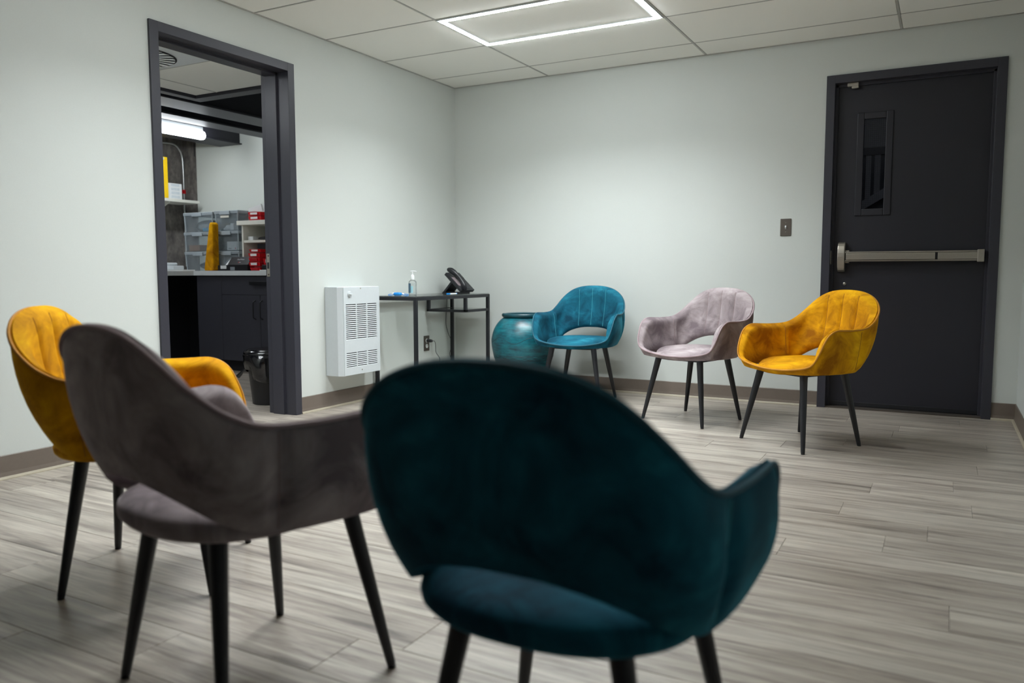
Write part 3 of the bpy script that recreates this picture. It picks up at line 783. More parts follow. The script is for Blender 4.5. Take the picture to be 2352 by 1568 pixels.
# folded blue face mask
mc = at(915, 679, 0, .16)
mk = thing('face_mask', 'rolled blue face mask with ear loops on the console table', 'mask', (mc.x, mc.y, TZ))
dr = Vector((math.cos(YAW), math.sin(YAW), 0)); MR = Matrix.Rotation(YAW, 4, 'Z')
m = MB()
for q in range(9):
    pass
m.tube([MR @ Vector(p) for p in ((-.034, 0, .011), (-.028, 0, .012), (0, 0, .0125), (.020, 0, .012), (.026, 0, .011))], [.007, .0115, .0122, .0112, .006], 14); m.obj('mask_roll', BLUEP, mk)
m = MB().tube([MR @ Vector(p) for p in ((-.048, .006, .013), (-.040, .002, .015), (-.030, 0, .016))], [.004, .007, .006], 8); m.obj('mask_fold', WHITEP, mk)
m = MB().tube([MR @ Vector(p) for p in ((.026, 0, .014), (.033, .003, .013), (.040, .004, .010))], [.005, .006, .004], 8); m.obj('mask_fold', WHITEP, mk)
for sg in (-1, 1):
    pts = [Vector((sg*.026, 0, .010)), Vector((sg*.045, -.006, .004)), Vector((sg*.062, -.004, .0025)), Vector((sg*.072, .002, .005)), Vector((sg*.066, .008, .010)), Vector((sg*.048, .008, .012)), Vector((sg*.028, .004, .011))]
    MB().tube([MR @ p for p in spline(pts, 20)], .0022, 6).obj('ear_loop', BLUEP, mk)

# marker pen
p0 = at(1026, 673.4, 2, TZ+.005); p1 = at(1066, 673, 2, TZ+.005)
p0 = Vector((.345, at(1026, 673, 0, .345).y, TZ+.006)); p1 = Vector((.345, at(1066, 673, 0, .345).y, TZ+.006))
dv = (p1-p0); dv = dv/dv.length*.14
pn = thing('marker_pen', 'white marker pen with blue cap on the console table edge', 'pen', (p0.x, p0.y, TZ))
o_ = Vector((0, 0, .006))
MB().tube([o_, o_+dv*.02, o_+dv*.30], [.003, .0055, .0055], 10).obj('cap', BLUEP, pn)
MB().tube([o_+dv*.30, o_+dv*.93], .005, 10).obj('barrel', WHITEP, pn)
MB().tube([o_+dv*.93, o_+dv*1.0], [.0052, .004], 10).obj('end_plug', BLUEP, pn)

# desk phone (keypad faces the room, handset on the side nearest the camera)
ph = thing('desk_phone', 'black desk phone with handset and small lit screen on the console table', 'telephone', (.16, -.235, TZ))
A = math.radians(43)
PM = Matrix.Translation((.095, 0, .010)) @ Matrix.Rotation(A, 4, 'Y')     # plate runs from rear top down to the front
# plate frame: local u along slope (front low end at u=+.105), v = y, n = normal
def PU(u, v, n_): 
    c_, s_ = math.cos(A), math.sin(A)
    return Vector((.090-(.1-u)*c_+n_*s_-.0, v, .006+(.1-u)*s_+n_*c_))
def pbox(u0, u1, v0, v1, n0, n1):
    vs = [PU(a, b, c_) for c_ in (n0, n1) for a, b in ((u0, v0), (u1, v0), (u1, v1), (u0, v1))]
    return MB().add(vs, [(0,3,2,1),(4,5,6,7),(0,1,5,4),(1,2,6,5),(2,3,7,6),(3,0,4,7)])
pbox(-.105, .100, -.095, .095, .002, .028).obj('body', BLACKP, ph, .004)
pbox(-.098, -.030, -.020, .088, .028, .032).obj('screen_bezel', BLACKP, ph, .002)
pbox(-.082, -.048, -.008, .050, .032, .0325).obj('screen', SCREEN, ph)
pbox(-.090, .090, -.092, -.030, .026, .030).obj('handset_cradle', plain('cradle', srgb(36, 37, 42), .35), ph, .003)
pbox(-.045, .050, -.088, -.040, .0300, .0312).obj('cradle_mirror', plain('cradle_gloss', srgb(172, 150, 158), .25, .6), ph)
hs = [PU(-.118, -.061, .040), PU(-.110, -.061, .050), PU(-.085, -.061, .060), PU(-.04, -.061, .068), PU(.0, -.061, .069), PU(.05, -.061, .060), PU(.088, -.061, .045), PU(.096, -.061, .034)]
m = MB(); rsx = [.016, .024, .022, .016, .0155, .018, .023, .018]
m.tube(spline(hs, 24), [rsx[min(7, int(i*7/24))]*(1-((i*7/24) % 1))+rsx[min(7, int(i*7/24)+1)]*((i*7/24) % 1) for i in range(25)], 14); m.obj('handset', BLACKP, ph)
m = MB()
for r_ in range(5):
    for c_ in range(3): 
        b_ = pbox(-.012+r_*.020, -.002+r_*.020, -.012+c_*.024, .004+c_*.024, .028, .0305); m.add(b_.v, b_.f)
tag(m.obj('keypad', plain('keys', srgb(72, 73, 80), .5), ph), kind='stuff')
m = MB().prism([(-.098, 0), (-.076, 0), (.005, .085), (-.008, .100)], 1, -.07, .07); m.obj('stand', BLACKP, ph, .002)
m = MB().prism([(-.098, 0), (.085, 0), (.085, .010), (-.088, .012)], 1, -.06, .06); m.obj('stand_foot', BLACKP, ph, .002)

# cords and outlet
oc = at(979, 788, 0, 0)
ol = thing('wall_outlet', 'brushed metal duplex outlet plate low on the wall under the console table', 'outlet', (0, oc.y, oc.z))
def wallbox(y0, y1, z0, z1, x0, x1, name, mat, par, bev=.001): return B((x0, y0, z0), (x1, y1, z1)).obj(name, mat, par, bev)
wallbox(-.036, .036, -.060, .060, .0005, .006, 'cover_plate', STEELD, ol, .002)
for z in (-.021, .021):
    s_ = MB().lathe([(.0165, 0), (.0165, .002), (0, .002)], (0, 0, 0), 24).obj('socket', WHITEP, ol)
    s_.matrix_local = Matrix.Translation((.006, 0, z)) @ Matrix.Rotation(math.pi/2, 4, 'Y')
    if z < 0:
        for yy in (-.006, .006): B((-.005, yy-.0012, .002), (.005, yy+.0012, .0025)).obj('slot', RECESS, s_)
s_ = MB().lathe([(.003, 0), (.002, .0015), (0, .0015)], (0, 0, 0), 10).obj('screw', STEEL, ol); s_.matrix_local = Matrix.Translation((.006, 0, 0)) @ Matrix.Rotation(math.pi/2, 4, 'Y')
pg = thing('power_plug', 'black power plug and thin cord in the outlet under the console table', 'plug', (.0085, oc.y, oc.z+.021))
MB().tube([(.0, 0, 0), (.006, 0, 0), (.040, .0, 0), (.052, .004, 0)], [.012, .0135, .0125, .006], 12).obj('plug_body', BLACKP, pg)
q = [Vector((.05, .004, 0)), Vector((.066, .010, -.004)), Vector((.072, .012, -.04)), Vector((.070, .020, -.09)), Vector((.085, .04, -.13)), Vector((.088, .045, -.16)), Vector((.07, .02, -.21)), Vector((.05, -.03, -.28)), Vector((.06, -.10, -oc.z-.021+.005)), Vector((.10, -.2, -oc.z-.021+.005))]
MB().tube(spline(q, 40), .0022, 6).obj('plug_cord', BLACKP, pg)
cx = lambda px, py, X=.016: at(px, py, 0, X)
pts = [Vector((.015, -.20, TZ+.004)), cx(1026, 674, .014), cx(1026, 700), cx(1025, 725), cx(1025, 745), cx(1030, 765), cx(1036, 780), cx(1036, 800), cx(1033, 812), cx(1036, 822), cx(1040, 835), cx(1043, 850), cx(1043, 866)]
pts[0] = Vector((.065, -.25, TZ+.006)); pts.insert(1, Vector((.013, -.225, TZ+.005)))
for p_ in pts[2:]: p_.x = .014
pts[-1].z = .115
pts.append(Vector((.018, pts[-1].y+.01, .06)))
pc = thing('phone_cord', 'thin dark phone cord hanging down the wall behind the console table', 'cord', (.014, pts[3].y, .06))
lo_ = Vector(pc.location)
MB().tube([p_-lo_ for p_ in spline(pts, 60)], .0022, 6).obj('cord', BLACKP, pc)

# light switch
sp_ = at(1805, 522, 1, 0)
sw_ = thing('light_switch', 'metal toggle light switch plate on the far wall beside the exit door', 'light switch', (sp_.x, 0, sp_.z))
B((-.0355, -.0055, -.058), (.0355, -.0005, .058)).obj('cover_plate', STEELD, sw_, .0025)
m = MB().add([(-.005,-.0055,-.012),(.005,-.0055,-.012),(.005,-.0055,.012),(-.005,-.0055,.012),(-.0042,-.019,.001),(.0042,-.019,.001),(.0042,-.016,.0115),(-.0042,-.016,.0115)], [(0,3,2,1),(4,5,6,7),(0,1,5,4),(1,2,6,5),(2,3,7,6),(3,0,4,7)])
m.obj('toggle', WHITEP, sw_)
for z in (-.030, .030):
    s_ = MB().lathe([(.0038, 0), (.0028, .0016), (0, .0016)], (0, 0, 0), 12).obj('screw', STEEL, sw_); s_.matrix_local = Matrix.Translation((0, -.0055, z)) @ Matrix.Rotation(math.pi/2, 4, 'X')

# ------------------------------------------------------------------ glazed urn
ur = thing('ceramic_urn', 'large teal glazed ceramic urn standing behind the teal armchair', 'urn', (.795, -.300, 0))
prof = [(0, .012), (.105, .012), (.112, 0), (.124, 0), (.130, .010), (.140, .05), (.165, .11), (.195, .18), (.220, .25), (.236, .32), (.242, .37), (.238, .42), (.226, .465), (.206, .505), (.180, .537), (.158, .556), (.146, .565)]
MB().lathe([(0, .012), (.105, .012), (.112, 0), (.124, 0)]+[(p.x, p.y) for p in spline([(a, b, 0) for a, b in prof[3:]], 48)[1:]]+[(.146, .568), (.134, .565), (.13, .55), (.17, .50), (.20, .40), (.0, .38)], (0, 0, 0), 72).obj('vessel', URN, ur)
MB().lathe([(.140, .562), (.156, .566), (.163, .574), (.163, .586), (.158, .592), (.140, .592), (.134, .586), (.134, .566), (.140, .562)], (0, 0, 0), 72).obj('rim', plain('urn_rim', srgb(16, 66, 76), .35, var=.25, nscale=18, bstr=.1), ur)
def rad(z):
    pr = [(p.x, p.y) for p in spline([(a, b, 0) for a, b in prof[3:]], 96)]
    return min(pr, key=lambda e: abs(e[1]-z))[0]
GROOVE = plain('urn_groove', srgb(10, 40, 48), .5)
for z in (.285, .250):
    MB().tube([(rad(z)*math.cos(a*math.pi/36), rad(z)*math.sin(a*math.pi/36), z) for a in range(72)], .0012, 5, closed=True).obj('incised_ring', GROOVE, ur)
for z0_, amp, fq, ph0 in ((.268, .012, 9, 0), (.268, .012, 9, math.pi), (.40, .022, 6, .4)):
    pts = []
    for a in range(180):
        q = a*2*math.pi/180; z = z0_+amp*math.sin(fq*q+ph0); r_ = rad(z); pts.append((r_*math.cos(q), r_*math.sin(q), z))
    MB().tube(pts, .0013, 5, closed=True).obj('incised_wave', GROOVE, ur)

# ------------------------------------------------------------------ storeroom furniture
CZ = .918; CT = .042; CY0 = -.52                     # counter top height, thickness, front edge
XW = at(445, 632, 1, CY0).x                          # inner corner of the L
m = MB().prism([(SX+.002, -1.75), (XW, -1.75), (XW, CY0), (-.21, CY0), (-.21, SY-.014), (SX+.002, SY-.014)], 2, CZ-CT, CZ)
ctp = tag(m.obj('countertop', COUNTER, None, .002, org=(-2.6, -.3, CZ-CT)), 'pale grey L-shaped countertop in the storeroom', 'countertop')
fy = CY0+.03                                         # cabinet front plane
xa, xb = at(510, 700, 1, fy).x, at(598, 700, 1, fy).x
xc = xb+(xb-xa)
cb = thing('base_cabinet', 'charcoal base cabinet with a drawer over two doors in the storeroom', 'cabinet', ((xa+xc)/2, fy+.25, 0))
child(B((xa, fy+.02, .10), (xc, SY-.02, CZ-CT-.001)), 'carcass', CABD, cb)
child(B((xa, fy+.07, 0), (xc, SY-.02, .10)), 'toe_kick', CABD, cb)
zd = at(540, 677, 1, fy).z
dw = child(B((xa+.002, fy, zd+.002), (xc-.002, fy+.019, CZ-CT-.006)), 'drawer', CAB, cb, .001, 1)
pl0 = at(576, 645, 1, fy); pl1x = pl0.x+.22
m = MB().prism([(fy-.001, pl0.z), (fy-.024, pl0.z-.004), (fy-.022, pl0.z-.035), (fy-.018, pl0.z-.036), (fy-.018, pl0.z-.010), (fy-.001, pl0.z-.006)], 0, pl0.x, pl1x)
child(m, 'cup_pull', BLACK, dw, .001, 1)
for (a, b, hx) in ((xa, xb, at(587, 700, 1, fy).x), (xb, xc, at(603, 700, 1, fy).x)):
    dd = child(B((a+.002, fy, .103), (b-.002, fy+.019, zd-.002)), 'door', CAB, cb, .001, 1)
    h0 = at(587, 690, 1, fy).z; h1 = at(587, 733, 1, fy).z
    child(MB().tube([(hx, fy-.001, h0), (hx, fy-.026, h0-.012), (hx, fy-.030, h0-.02), (hx, fy-.030, h1+.02), (hx, fy-.026, h1+.012), (hx, fy-.001, h1)], .0055, 8), 'handle', BLACK, dd)
fp = thing('filler_cabinet', 'plain charcoal corner cabinet panel left of the storeroom drawer', 'cabinet', ((XW+xa)/2, fy+.25, 0))
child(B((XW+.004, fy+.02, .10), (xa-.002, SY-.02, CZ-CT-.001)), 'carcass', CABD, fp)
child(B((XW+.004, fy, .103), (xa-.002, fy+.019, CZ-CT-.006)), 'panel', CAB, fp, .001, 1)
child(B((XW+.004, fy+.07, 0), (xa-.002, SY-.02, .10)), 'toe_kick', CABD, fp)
kp_ = thing('kneehole_shade', 'dark sheets standing in for the shade in the open kneehole under the counter', 'panel', (SX+.1, -.8, 0))  # dark sheets put the kneehole's shade into colour
child(B((SX+.004, -1.70, .0), (SX+.02, SY-.016, CZ-CT-.001)), 'back_shade', CABD, kp_)
child(B((SX+.021, SY-.030, .0), (XW+.002, SY-.016, CZ-CT-.001)), 'rear_shade', CABD, kp_)
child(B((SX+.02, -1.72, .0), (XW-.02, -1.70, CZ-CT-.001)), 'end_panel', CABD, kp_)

# translucent storage bins, two stacks of three
def storage_bin(x0, x1, y0, y1, z0, z1, label, contents=()):
    t = thing('storage_bin', label, 'storage bin', ((x0+x1)/2, (y0+y1)/2, z0), 0, 'translucent bins stacked on the storeroom counter')
    w_ = .004; tp = .014
    def wall(a, b, name, mat=BIN, bev=0): return child(B(a, b), name, mat, t, bev, 1)
    m = MB()
    # tapered box walls
    xi0, xi1, yi0, yi1 = x0+tp, x1-tp, y0+tp, y1-tp
    zt = z1-.016
    vs = [(xi0, yi0, z0+.002), (xi1, yi0, z0+.002), (xi1, yi1, z0+.002), (xi0, yi1, z0+.002), (x0+.004, y0+.004, zt), (x1-.004, y0+.004, zt), (x1-.004, y1-.004, zt), (x0+.004, y1-.004, zt)]
    m.add(vs, [(0,3,2,1),(0,1,5,4),(1,2,6,5),(2,3,7,6),(3,0,4,7)]); child(m, 'tub', BIN, t)
    for xx in (xi0+.004, xi1-.004): child(MB().tube([(xx, yi0-.0, z0+.005), (xx+(-.009 if xx < (x0+x1)/2 else .009), y0+.006, zt)], .006, 6), 'corner_rib', BINE, t)
    child(MB().box((x0, y0, zt-.012), (x1, y0+.006, zt)).box((x0, y1-.006, zt-.012), (x1, y1, zt)).box((x0, y0+.006, zt-.012), (x0+.006, y1-.006, zt)).box((x1-.006, y0+.006, zt-.012), (x1, y1-.006, zt)), 'tub_rim', BINE, t)
    child(B((x0-.002, y0-.002, zt), (x1+.002, y1+.002, z1-.003)), 'lid', BINE, t, .003, 1)
    xm = (x0+x1)/2
    child(B((xm-.075, y0-.012, zt-.024), (xm+.06, y0-.002, z1-.006)), 'latch', BINE, t, .002, 1)
    return t
BY0, BY1 = -.36, .10
def xz(px, py, Y=BY0): p_ = at(px, py, 1, Y); return p_.x, p_.z
L0, L1 = xz(423, 560)[0], xz(490, 560)[0]; R0_, R1_ = xz(494, 560)[0], xz(548, 560)[0]
ztop = xz(455, 487)[1]; zA = [CZ+.001+(ztop-CZ)*i/3 for i in range(4)]
ztr = xz(530, 482)[1]; zB = [CZ+.001+(ztr-CZ)*i/3 for i in range(4)]
binsL = [storage_bin(L0, L1, BY0, BY1, zA[i], zA[i+1]-.001, l) for i, l in enumerate((
  'translucent bin at the bottom of the stack by the concrete column', 'translucent bin with a cardboard box, middle of the stack by the column',
  'translucent bin with crumpled plastic, top of the stack by the column'))]
binsR = [storage_bin(R0_, R1_, BY0, BY1, zB[i], zB[i+1]-.001, l) for i, l in enumerate((
  'translucent bin at the bottom of the stack beside the white shelf unit', 'translucent bin with a white carton, middle of the stack beside the shelf unit',
  'translucent bin with white packets and paper, top of the stack beside the shelf unit'))]
CON = 'things inside the translucent bins'
def solid(name, a, b, mat, label, cat, group=None, bev=.002):
    o = B(a, b).obj(name, mat, None, bev, 1, org=((a[0]+b[0])/2, (a[1]+b[1])/2, min(a[2], b[2]))); return tag(o, label, cat, group)
def blob(name, c, r, mat, label, cat, seed, n=14, amp=.35):
    rnd = random.Random(seed); bm = bmesh.new(); bmesh.ops.create_icosphere(bm, subdivisions=3, radius=1)
    ks = [(Vector((rnd.uniform(-1, 1), rnd.uniform(-1, 1), rnd.uniform(-1, 1))).normalized(), rnd.uniform(-amp, amp)) for _ in range(n)]
    for v in bm.verts:
        s_ = 1+sum(a*max(0, v.co.dot(d_))**4 for d_, a in ks)
        v.co = Vector((v.co.x*r[0]*s_, v.co.y*r[1]*s_, max(-.94*r[2], v.co.z*r[2]*min(s_, 1.2))))
    me = bpy.data.meshes.new(name); bm.to_mesh(me); bm.free(); me.materials.append(mat)
    for p_ in me.polygons: p_.use_smooth = True
    o = bpy.data.objects.new(name, me); C.objects.link(o); o.location = (c[0], c[1], c[2]+r[2]*.95); return tag(o, label, cat)
f0 = BY0+.03
solid('cardboard_box', (L0+.03, f0, zA[1]+.005), (L0+.18, f0+.12, zA[1]+.062), CARD, 'small brown cardboard box inside a translucent bin', 'box')
blob('plastic_roll', (L0+.30, f0+.09, zA[1]+.005), (.075, .05, .035), WHITEP, 'white rolled packet inside the bin with the cardboard box', 'packet', 3)
blob('crumpled_bag', (L0+.19, f0+.13, zA[2]+.005), (.12, .09, .055), BAGC, 'crumpled clear plastic bag inside the top left bin', 'bag', 5)
solid('blue_pack', (L0+.23, f0, zA[2]+.005), (L0+.38, f0+.05, zA[2]+.034), BLUEL, 'light blue pack at the bottom of the top left bin', 'pack')
blob('grey_bundle', (L0+.20, f0+.16, zA[0]+.005), (.11, .08, .05), plain('bundle', srgb(96, 110, 122), .8), 'grey blue bundle inside the bottom left bin', 'bundle', 9)
solid('white_carton', (R1_-.185, f0, zB[1]+.005), (R1_-.055, f0+.10, zB[1]+.085), WHITEP, 'white carton with a small red mark inside the middle right bin', 'box')
wc = bpy.context.scene.objects['white_carton']
child(MB().add([(R1_-.082, f0-.0006, zB[1]+.016), (R1_-.070, f0-.0006, zB[1]+.016), (R1_-.076, f0-.0006, zB[1]+.032)], [(0, 1, 2)]), 'red_mark', RED, wc)
child(MB().add([(R1_-.165, f0-.0006, zB[1]+.017), (R1_-.125, f0-.0006, zB[1]+.017), (R1_-.125, f0-.0006, zB[1]+.024), (R1_-.165, f0-.0006, zB[1]+.024)], [(0, 1, 2, 3)]), 'grey_print', plain('grey_print', srgb(150, 152, 155), .7), wc)
blob('white_packets', (R0_+.10, f0+.07, zB[2]+.005), (.045, .035, .03), WHITEP, 'pile of crumpled white packets inside the top right bin', 'packet', 12, 18, .5)
solid('white_carton_small', (R0_+.175, f0, zB[2]+.005), (R0_+.22, f0+.06, zB[2]+.066), WHITEP, 'small upright white carton inside the top right bin', 'box')
m = MB().box((-.05, 0, 0), (.05, .004, .12), Matrix.Rotation(.5, 4, 'Y')); o = m.obj('folded_sheet', plain('kraft', srgb(170, 166, 160), .8)); o.location = (R0_+.27, f0+.10, zB[2]+.03); tag(o, 'tilted grey paper sheet inside the top right bin', 'paper')
solid('bin_label', (R0_+.085, BY0-.0035, zB[3]-.068), (R0_+.195, BY0-.0005, zB[3]-.048), MELA, 'cream paper label stuck on the top right bin', 'label', bev=0)
solid('white_board_box', (R0_+.02, f0, zB[0]+.006), (R0_+.085, f0+.16, zB[0]+.150), WHITEP, 'tall white box inside the bottom right bin', 'box')

# mustard cushion panel leaning between the stacks
cp = xz(469, 620, -.46); cq = xz(490, 620, -.46); ct_ = xz(479, 512, -.46); cu = xz(487, 510, -.46)
m = MB(); y0_, y1_ = -.46, -.385
prv = [(cp[0], CZ+.001), (cp[0]+.012, CZ+.001), (cq[0]-.01, CZ+.001), (cq[0], CZ+.012), (cu[0]+.002, cu[1]-.02), (cu[0]-.01, cu[1]), (ct_[0]+.012, cu[1]), (ct_[0], cu[1]-.022), (cp[0]-.002, CZ+.02)]
m.prism(prv, 1, y0_, y1_)
o = m.obj('cushion_wedge', VEL['mustard'], None, .012, 3, org=(cp[0], y0_, CZ)); tag(o, 'mustard velvet wedge cushion standing between the bin stacks', 'cushion')

# black box with open lid
k0 = xz(500, 600, -.51); k1 = xz(568.5, 600, -.51)
bz0 = CZ+.001; bz1 = xz(520, 609, -.51)[1]
bb = thing('black_box', 'open black carton with a raised lid on the storeroom counter', 'box', ((k0[0]+k1[0])/2, -0.4700, bz0))
child(MB().box((k0[0], -0.5100, bz0), (k1[0], -0.5020, bz1)).box((k0[0], -0.4380, bz0), (k1[0], -0.4300, bz1)).box((k0[0], -0.5020, bz0), (k0[0]+.006, -0.4380, bz1)).box((k1[0]-.006, -0.5020, bz0), (k1[0], -0.4380, bz1)).box((k0[0], -0.5020, bz0), (k1[0], -0.4380, bz0+.006)), 'tray', BLACKP, bb)
ltop = xz(545, 590, -0.4350)[1]; xl = xz(534, 590, -0.4350)[0]
lid = child(MB().add([(xl+.01, -0.5050, bz1+.004), (k1[0], -0.5050, bz1+.004), (k1[0]-.03, -0.4350, ltop), (xl-.01, -0.4350, ltop), (xl+.01, -0.4990, bz1), (k1[0], -0.4990, bz1), (k1[0]-.03, -0.4320, ltop-.004), (xl-.01, -0.4320, ltop-.004)],
      [(0,1,2,3),(4,7,6,5),(0,4,5,1),(1,5,6,2),(2,6,7,3),(3,7,4,0)]), 'lid', BLACKP, bb)
fa = xz(508, 603, -.51); fb = xz(513, 612, -.51)
child(MB().add([(xl-.01, -0.4350, ltop), (fa[0], -0.4600, fa[1]), (fb[0], -0.4850, bz1+.004), (xl-.012, -0.4370, ltop), (fa[0]-.001, -0.4620, fa[1]+.002), (fb[0]-.002, -0.4880, bz1+.006)], [(0, 1, 2), (5, 4, 3), (0, 3, 4, 1), (1, 4, 5, 2), (2, 5, 3, 0)]), 'side_flap', plain('flap_grey', srgb(96, 104, 112), .6), bb)
child(MB().add([(xl-.009, -0.4365, ltop-.006), (fb[0]+.004, -0.4900, bz1+.004), (xl+.012, -0.5060, bz1+.003), (xl-.007, -0.4350, ltop-.008), (fb[0]+.006, -0.4880, bz1+.001), (xl+.014, -0.5020, bz1)], [(0, 1, 2), (5, 4, 3), (0, 3, 4, 1), (1, 4, 5, 2), (2, 5, 3, 0)]), 'inner_flap', WHITEP, bb)
child(B((k0[0]+.035, -0.5112, bz1-.032), (k0[0]+.11, -0.5103, bz1-.002)), 'paper_tab', WHITEP, bb)
child(B((k0[0]+.16, -0.5112, bz0+.004), (k0[0]+.215, -0.5103, bz0+.034)), 'print_label', plain('label_grey', srgb(130, 136, 142), .6, var=.3, nscale=160), bb)
def lettering(txt, size, M, mat, par, name):
    cu_ = bpy.data.curves.new('t', 'FONT'); cu_.body = txt; cu_.size = size; cu_.align_x = 'CENTER'; cu_.align_y = 'CENTER'; cu_.extrude = .0004
    o_ = bpy.data.objects.new('t', cu_); C.objects.link(o_); bpy.context.view_layer.update()
    me = bpy.data.meshes.new_from_object(o_.evaluated_get(bpy.context.evaluated_depsgraph_get())); bpy.data.objects.remove(o_)
    me.materials.clear(); me.materials.append(mat); q_ = bpy.data.objects.new(name, me); C.objects.link(q_); q_.parent = par; q_.matrix_local = M; return q_
dyl, dzl = .070, ltop-bz1-.004
al = math.atan2(dzl, dyl)
PRINT = plain('print_grey', srgb(180, 182, 188), .6)
ctr = Vector(((xl+k1[0])/2+.0, -.505+dyl*.66, bz1+.004+dzl*.66))-Vector(bb.location)
lettering('RealWear', .022, Matrix.Translation(ctr+Vector((0, -.001, .001))) @ Matrix.Rotation(al, 4, 'X'), PRINT, bb, 'lettering')
ctr2 = Vector(((xl+k1[0])/2-.0, -.505+dyl*.28, bz1+.004+dzl*.28))-Vector(bb.location)
rm = B((-.008, -.005, 0), (.0, .005, .0006)).obj('red_emblem', RED, bb); rm.matrix_local = Matrix.Translation(ctr2+Vector((.004, -.001, .001))) @ Matrix.Rotation(al, 4, 'X')
rm = B((.003, -.003, 0), (.020, .003, .0006)).obj('grey_emblem', PRINT, bb); rm.matrix_local = Matrix.Translation(ctr2+Vector((.004, -.001, .001))) @ Matrix.Rotation(al, 4, 'X')

# white shelf unit with red parts bins
UY = -.42
ux0 = xz(556, 560, UY)[0]; ux1 = ux0+.62
ut1, ut0 = xz(580, 506, UY)[1], xz(580, 516, UY)[1]; us1, us0 = xz(590, 551, UY)[1], xz(590, 556.5, UY)[1]
su = thing('shelf_unit', 'white open shelf unit standing on the storeroom counter', 'shelf', ((ux0+ux1)/2, 0, CZ))
child(B((xz(543, 510, UY-.02)[0], UY-.02, ut0), (ux1, SY-.016, ut1)), 'top_board', MELA, su, .001, 1)
child(B((ux0, UY, CZ+.001), (ux0+.018, SY-.016, ut0)), 'side_board', MELA, su)
child(B((ux1-.018, UY, CZ+.001), (ux1, SY-.016, ut0)), 'side_board', MELA, su)
child(B((ux0+.018, UY+.005, us0), (ux1-.018, SY-.03, us1)), 'shelf_board', MELA, su)
child(B((ux0+.018, SY-.03, CZ+.001), (ux1-.018, SY-.018, ut0)), 'back_board', MELA, su)
def parts_bin(x0, x1, y0, z0, z1, label, lab=True, pull=False, depth=.16):
    t = thing('parts_bin', label, 'parts bin', ((x0+x1)/2, y0+depth/2, z0), 0, 'red plastic parts bins in the storeroom')
    tp = .008
    m = MB(); zf = z0+(z1-z0)*.92
    vs = [(x0+tp, y0+tp, z0), (x1-tp, y0+tp, z0), (x1-tp, y0+depth, z0), (x0+tp, y0+depth, z0), (x0, y0, zf), (x1, y0, zf), (x1, y0+depth, z1), (x0, y0+depth, z1)]
    iv = [(x0+.005, y0+.005, zf), (x1-.005, y0+.005, zf), (x1-.005, y0+depth-.005, z1), (x0+.005, y0+depth-.005, z1), (x0+tp+.004, y0+tp+.004, z0+.004), (x1-tp-.004, y0+tp+.004, z0+.004), (x1-tp-.004, y0+depth-.005, z0+.004), (x0+tp+.004, y0+depth-.005, z0+.004)]
    m.add(vs+iv, [(0,3,2,1),(0,1,5,4),(1,2,6,5),(2,3,7,6),(3,0,4,7),(4,5,9,8),(5,6,10,9),(6,7,11,10),(7,4,8,11),(8,9,13,12),(9,10,14,13),(10,11,15,14),(11,8,12,15),(12,13,14,15)])
    child(m, 'tub', RED, t)
    xm = (x0+x1)/2; hw = (x1-x0)*.27; zm = z0+(z1-z0)*.55
    lh = (z1-z0)*.24
    child(B((xm-hw-.004, y0-.004, zm-lh-.004), (xm+hw+.004, y0+.006, zm+lh+.004)), 'label_holder', RED if lab else REDD, t)
    if lab: child(B((xm-hw, y0-.0055, zm-lh), (xm+hw, y0-.004, zm+lh)), 'label_card', WHITEP, t)
    return t
rx = lambda p_: xz(p_, 600, -.50)[0]; rz = lambda p_: xz(590, p_, -.50)[1]
rb = [(573.5, 597, 622, 613, 'bottom red parts bin of the tall stack, half hidden by the black box', False),
      (571, 596.5, 612, 601, 'second red parts bin up in the tall stack, with a white card', True),
      (571, 596.5, 601, 591, 'red parts bin without card in the middle of the tall stack', False),
      (570.5, 596.5, 591, 580, 'fourth red parts bin up in the tall stack, with a white card', True),
      (573, 599.5, 579.5, 571.5, 'topmost tilted red parts bin of the tall stack', True)]
for a, b, z0p, z1p, l, lb in rb: parts_bin(rx(a), rx(b), -.50, max(CZ+.001, rz(z0p)+.0005), rz(z1p)-.0005, l, lb)
parts_bin(rx(602), rx(602)+.16, -.49, CZ+.052, rz(592.5), 'short red parts bin beside the tall stack at the door jamb')
solid('dark_tray', (rx(599), -.49, CZ+.001), (rx(599)+.25, -.34, CZ+.051), BLACKP, 'low black tray under the red parts bin at the door jamb', 'tray')
solid('dark_case', (rx(572)+.0, -.40, rz(571)+.004), (rx(599), -.2, us0-.012), BLACKP, 'black case on top of the tall red stack in the shelf unit', 'case')
solid('dark_case_tall', (rx(601), -.31, CZ+.001), (ux1-.03, -.1, us0-.02), BLACKP, 'tall black case behind the red bins in the shelf unit', 'case')
tz = lambda p_: xz(590, p_, UY)[1]; tx_ = lambda p_: xz(p_, 490, UY)[0]
parts_bin(tx_(569.5), tx_(598.5), UY, ut1+.0005, tz(495.5), 'lower red parts bin on top of the white shelf unit')
parts_bin(tx_(569), tx_(598), UY, tz(495.5)+.001, tz(485.5), 'upper red parts bin on top of the white shelf unit')
parts_bin(tx_(608), tx_(608)+.16, UY+.01, ut1+.0005, tz(494), 'red parts bin at the door jamb on top of the shelf unit')
pa = xz(571, 484, UY+.02); pb2 = xz(599, 468, UY+.02); pc2 = xz(603, 484, UY+.02)
m = MB().prism([(pa[0], tz(485)+.001), (pa[0], xz(571, 479, UY+.02)[1]), (pb2[0], pb2[1]), (pc2[0], tz(485)+.001)], 1, UY+.02, UY+.028)
m.prism([(pb2[0], pb2[1]), (pb2[0]+.07, pb2[1]-.002), (pb2[0]+.06, tz(485)+.001), (pc2[0], tz(485)+.001)], 1, UY+.03, UY+.034)
o = m.obj('folded_card', WHITEP, None, 0, org=(pa[0], UY+.02, tz(485))); tag(o, 'folded white card standing in the upper red bin', 'card')
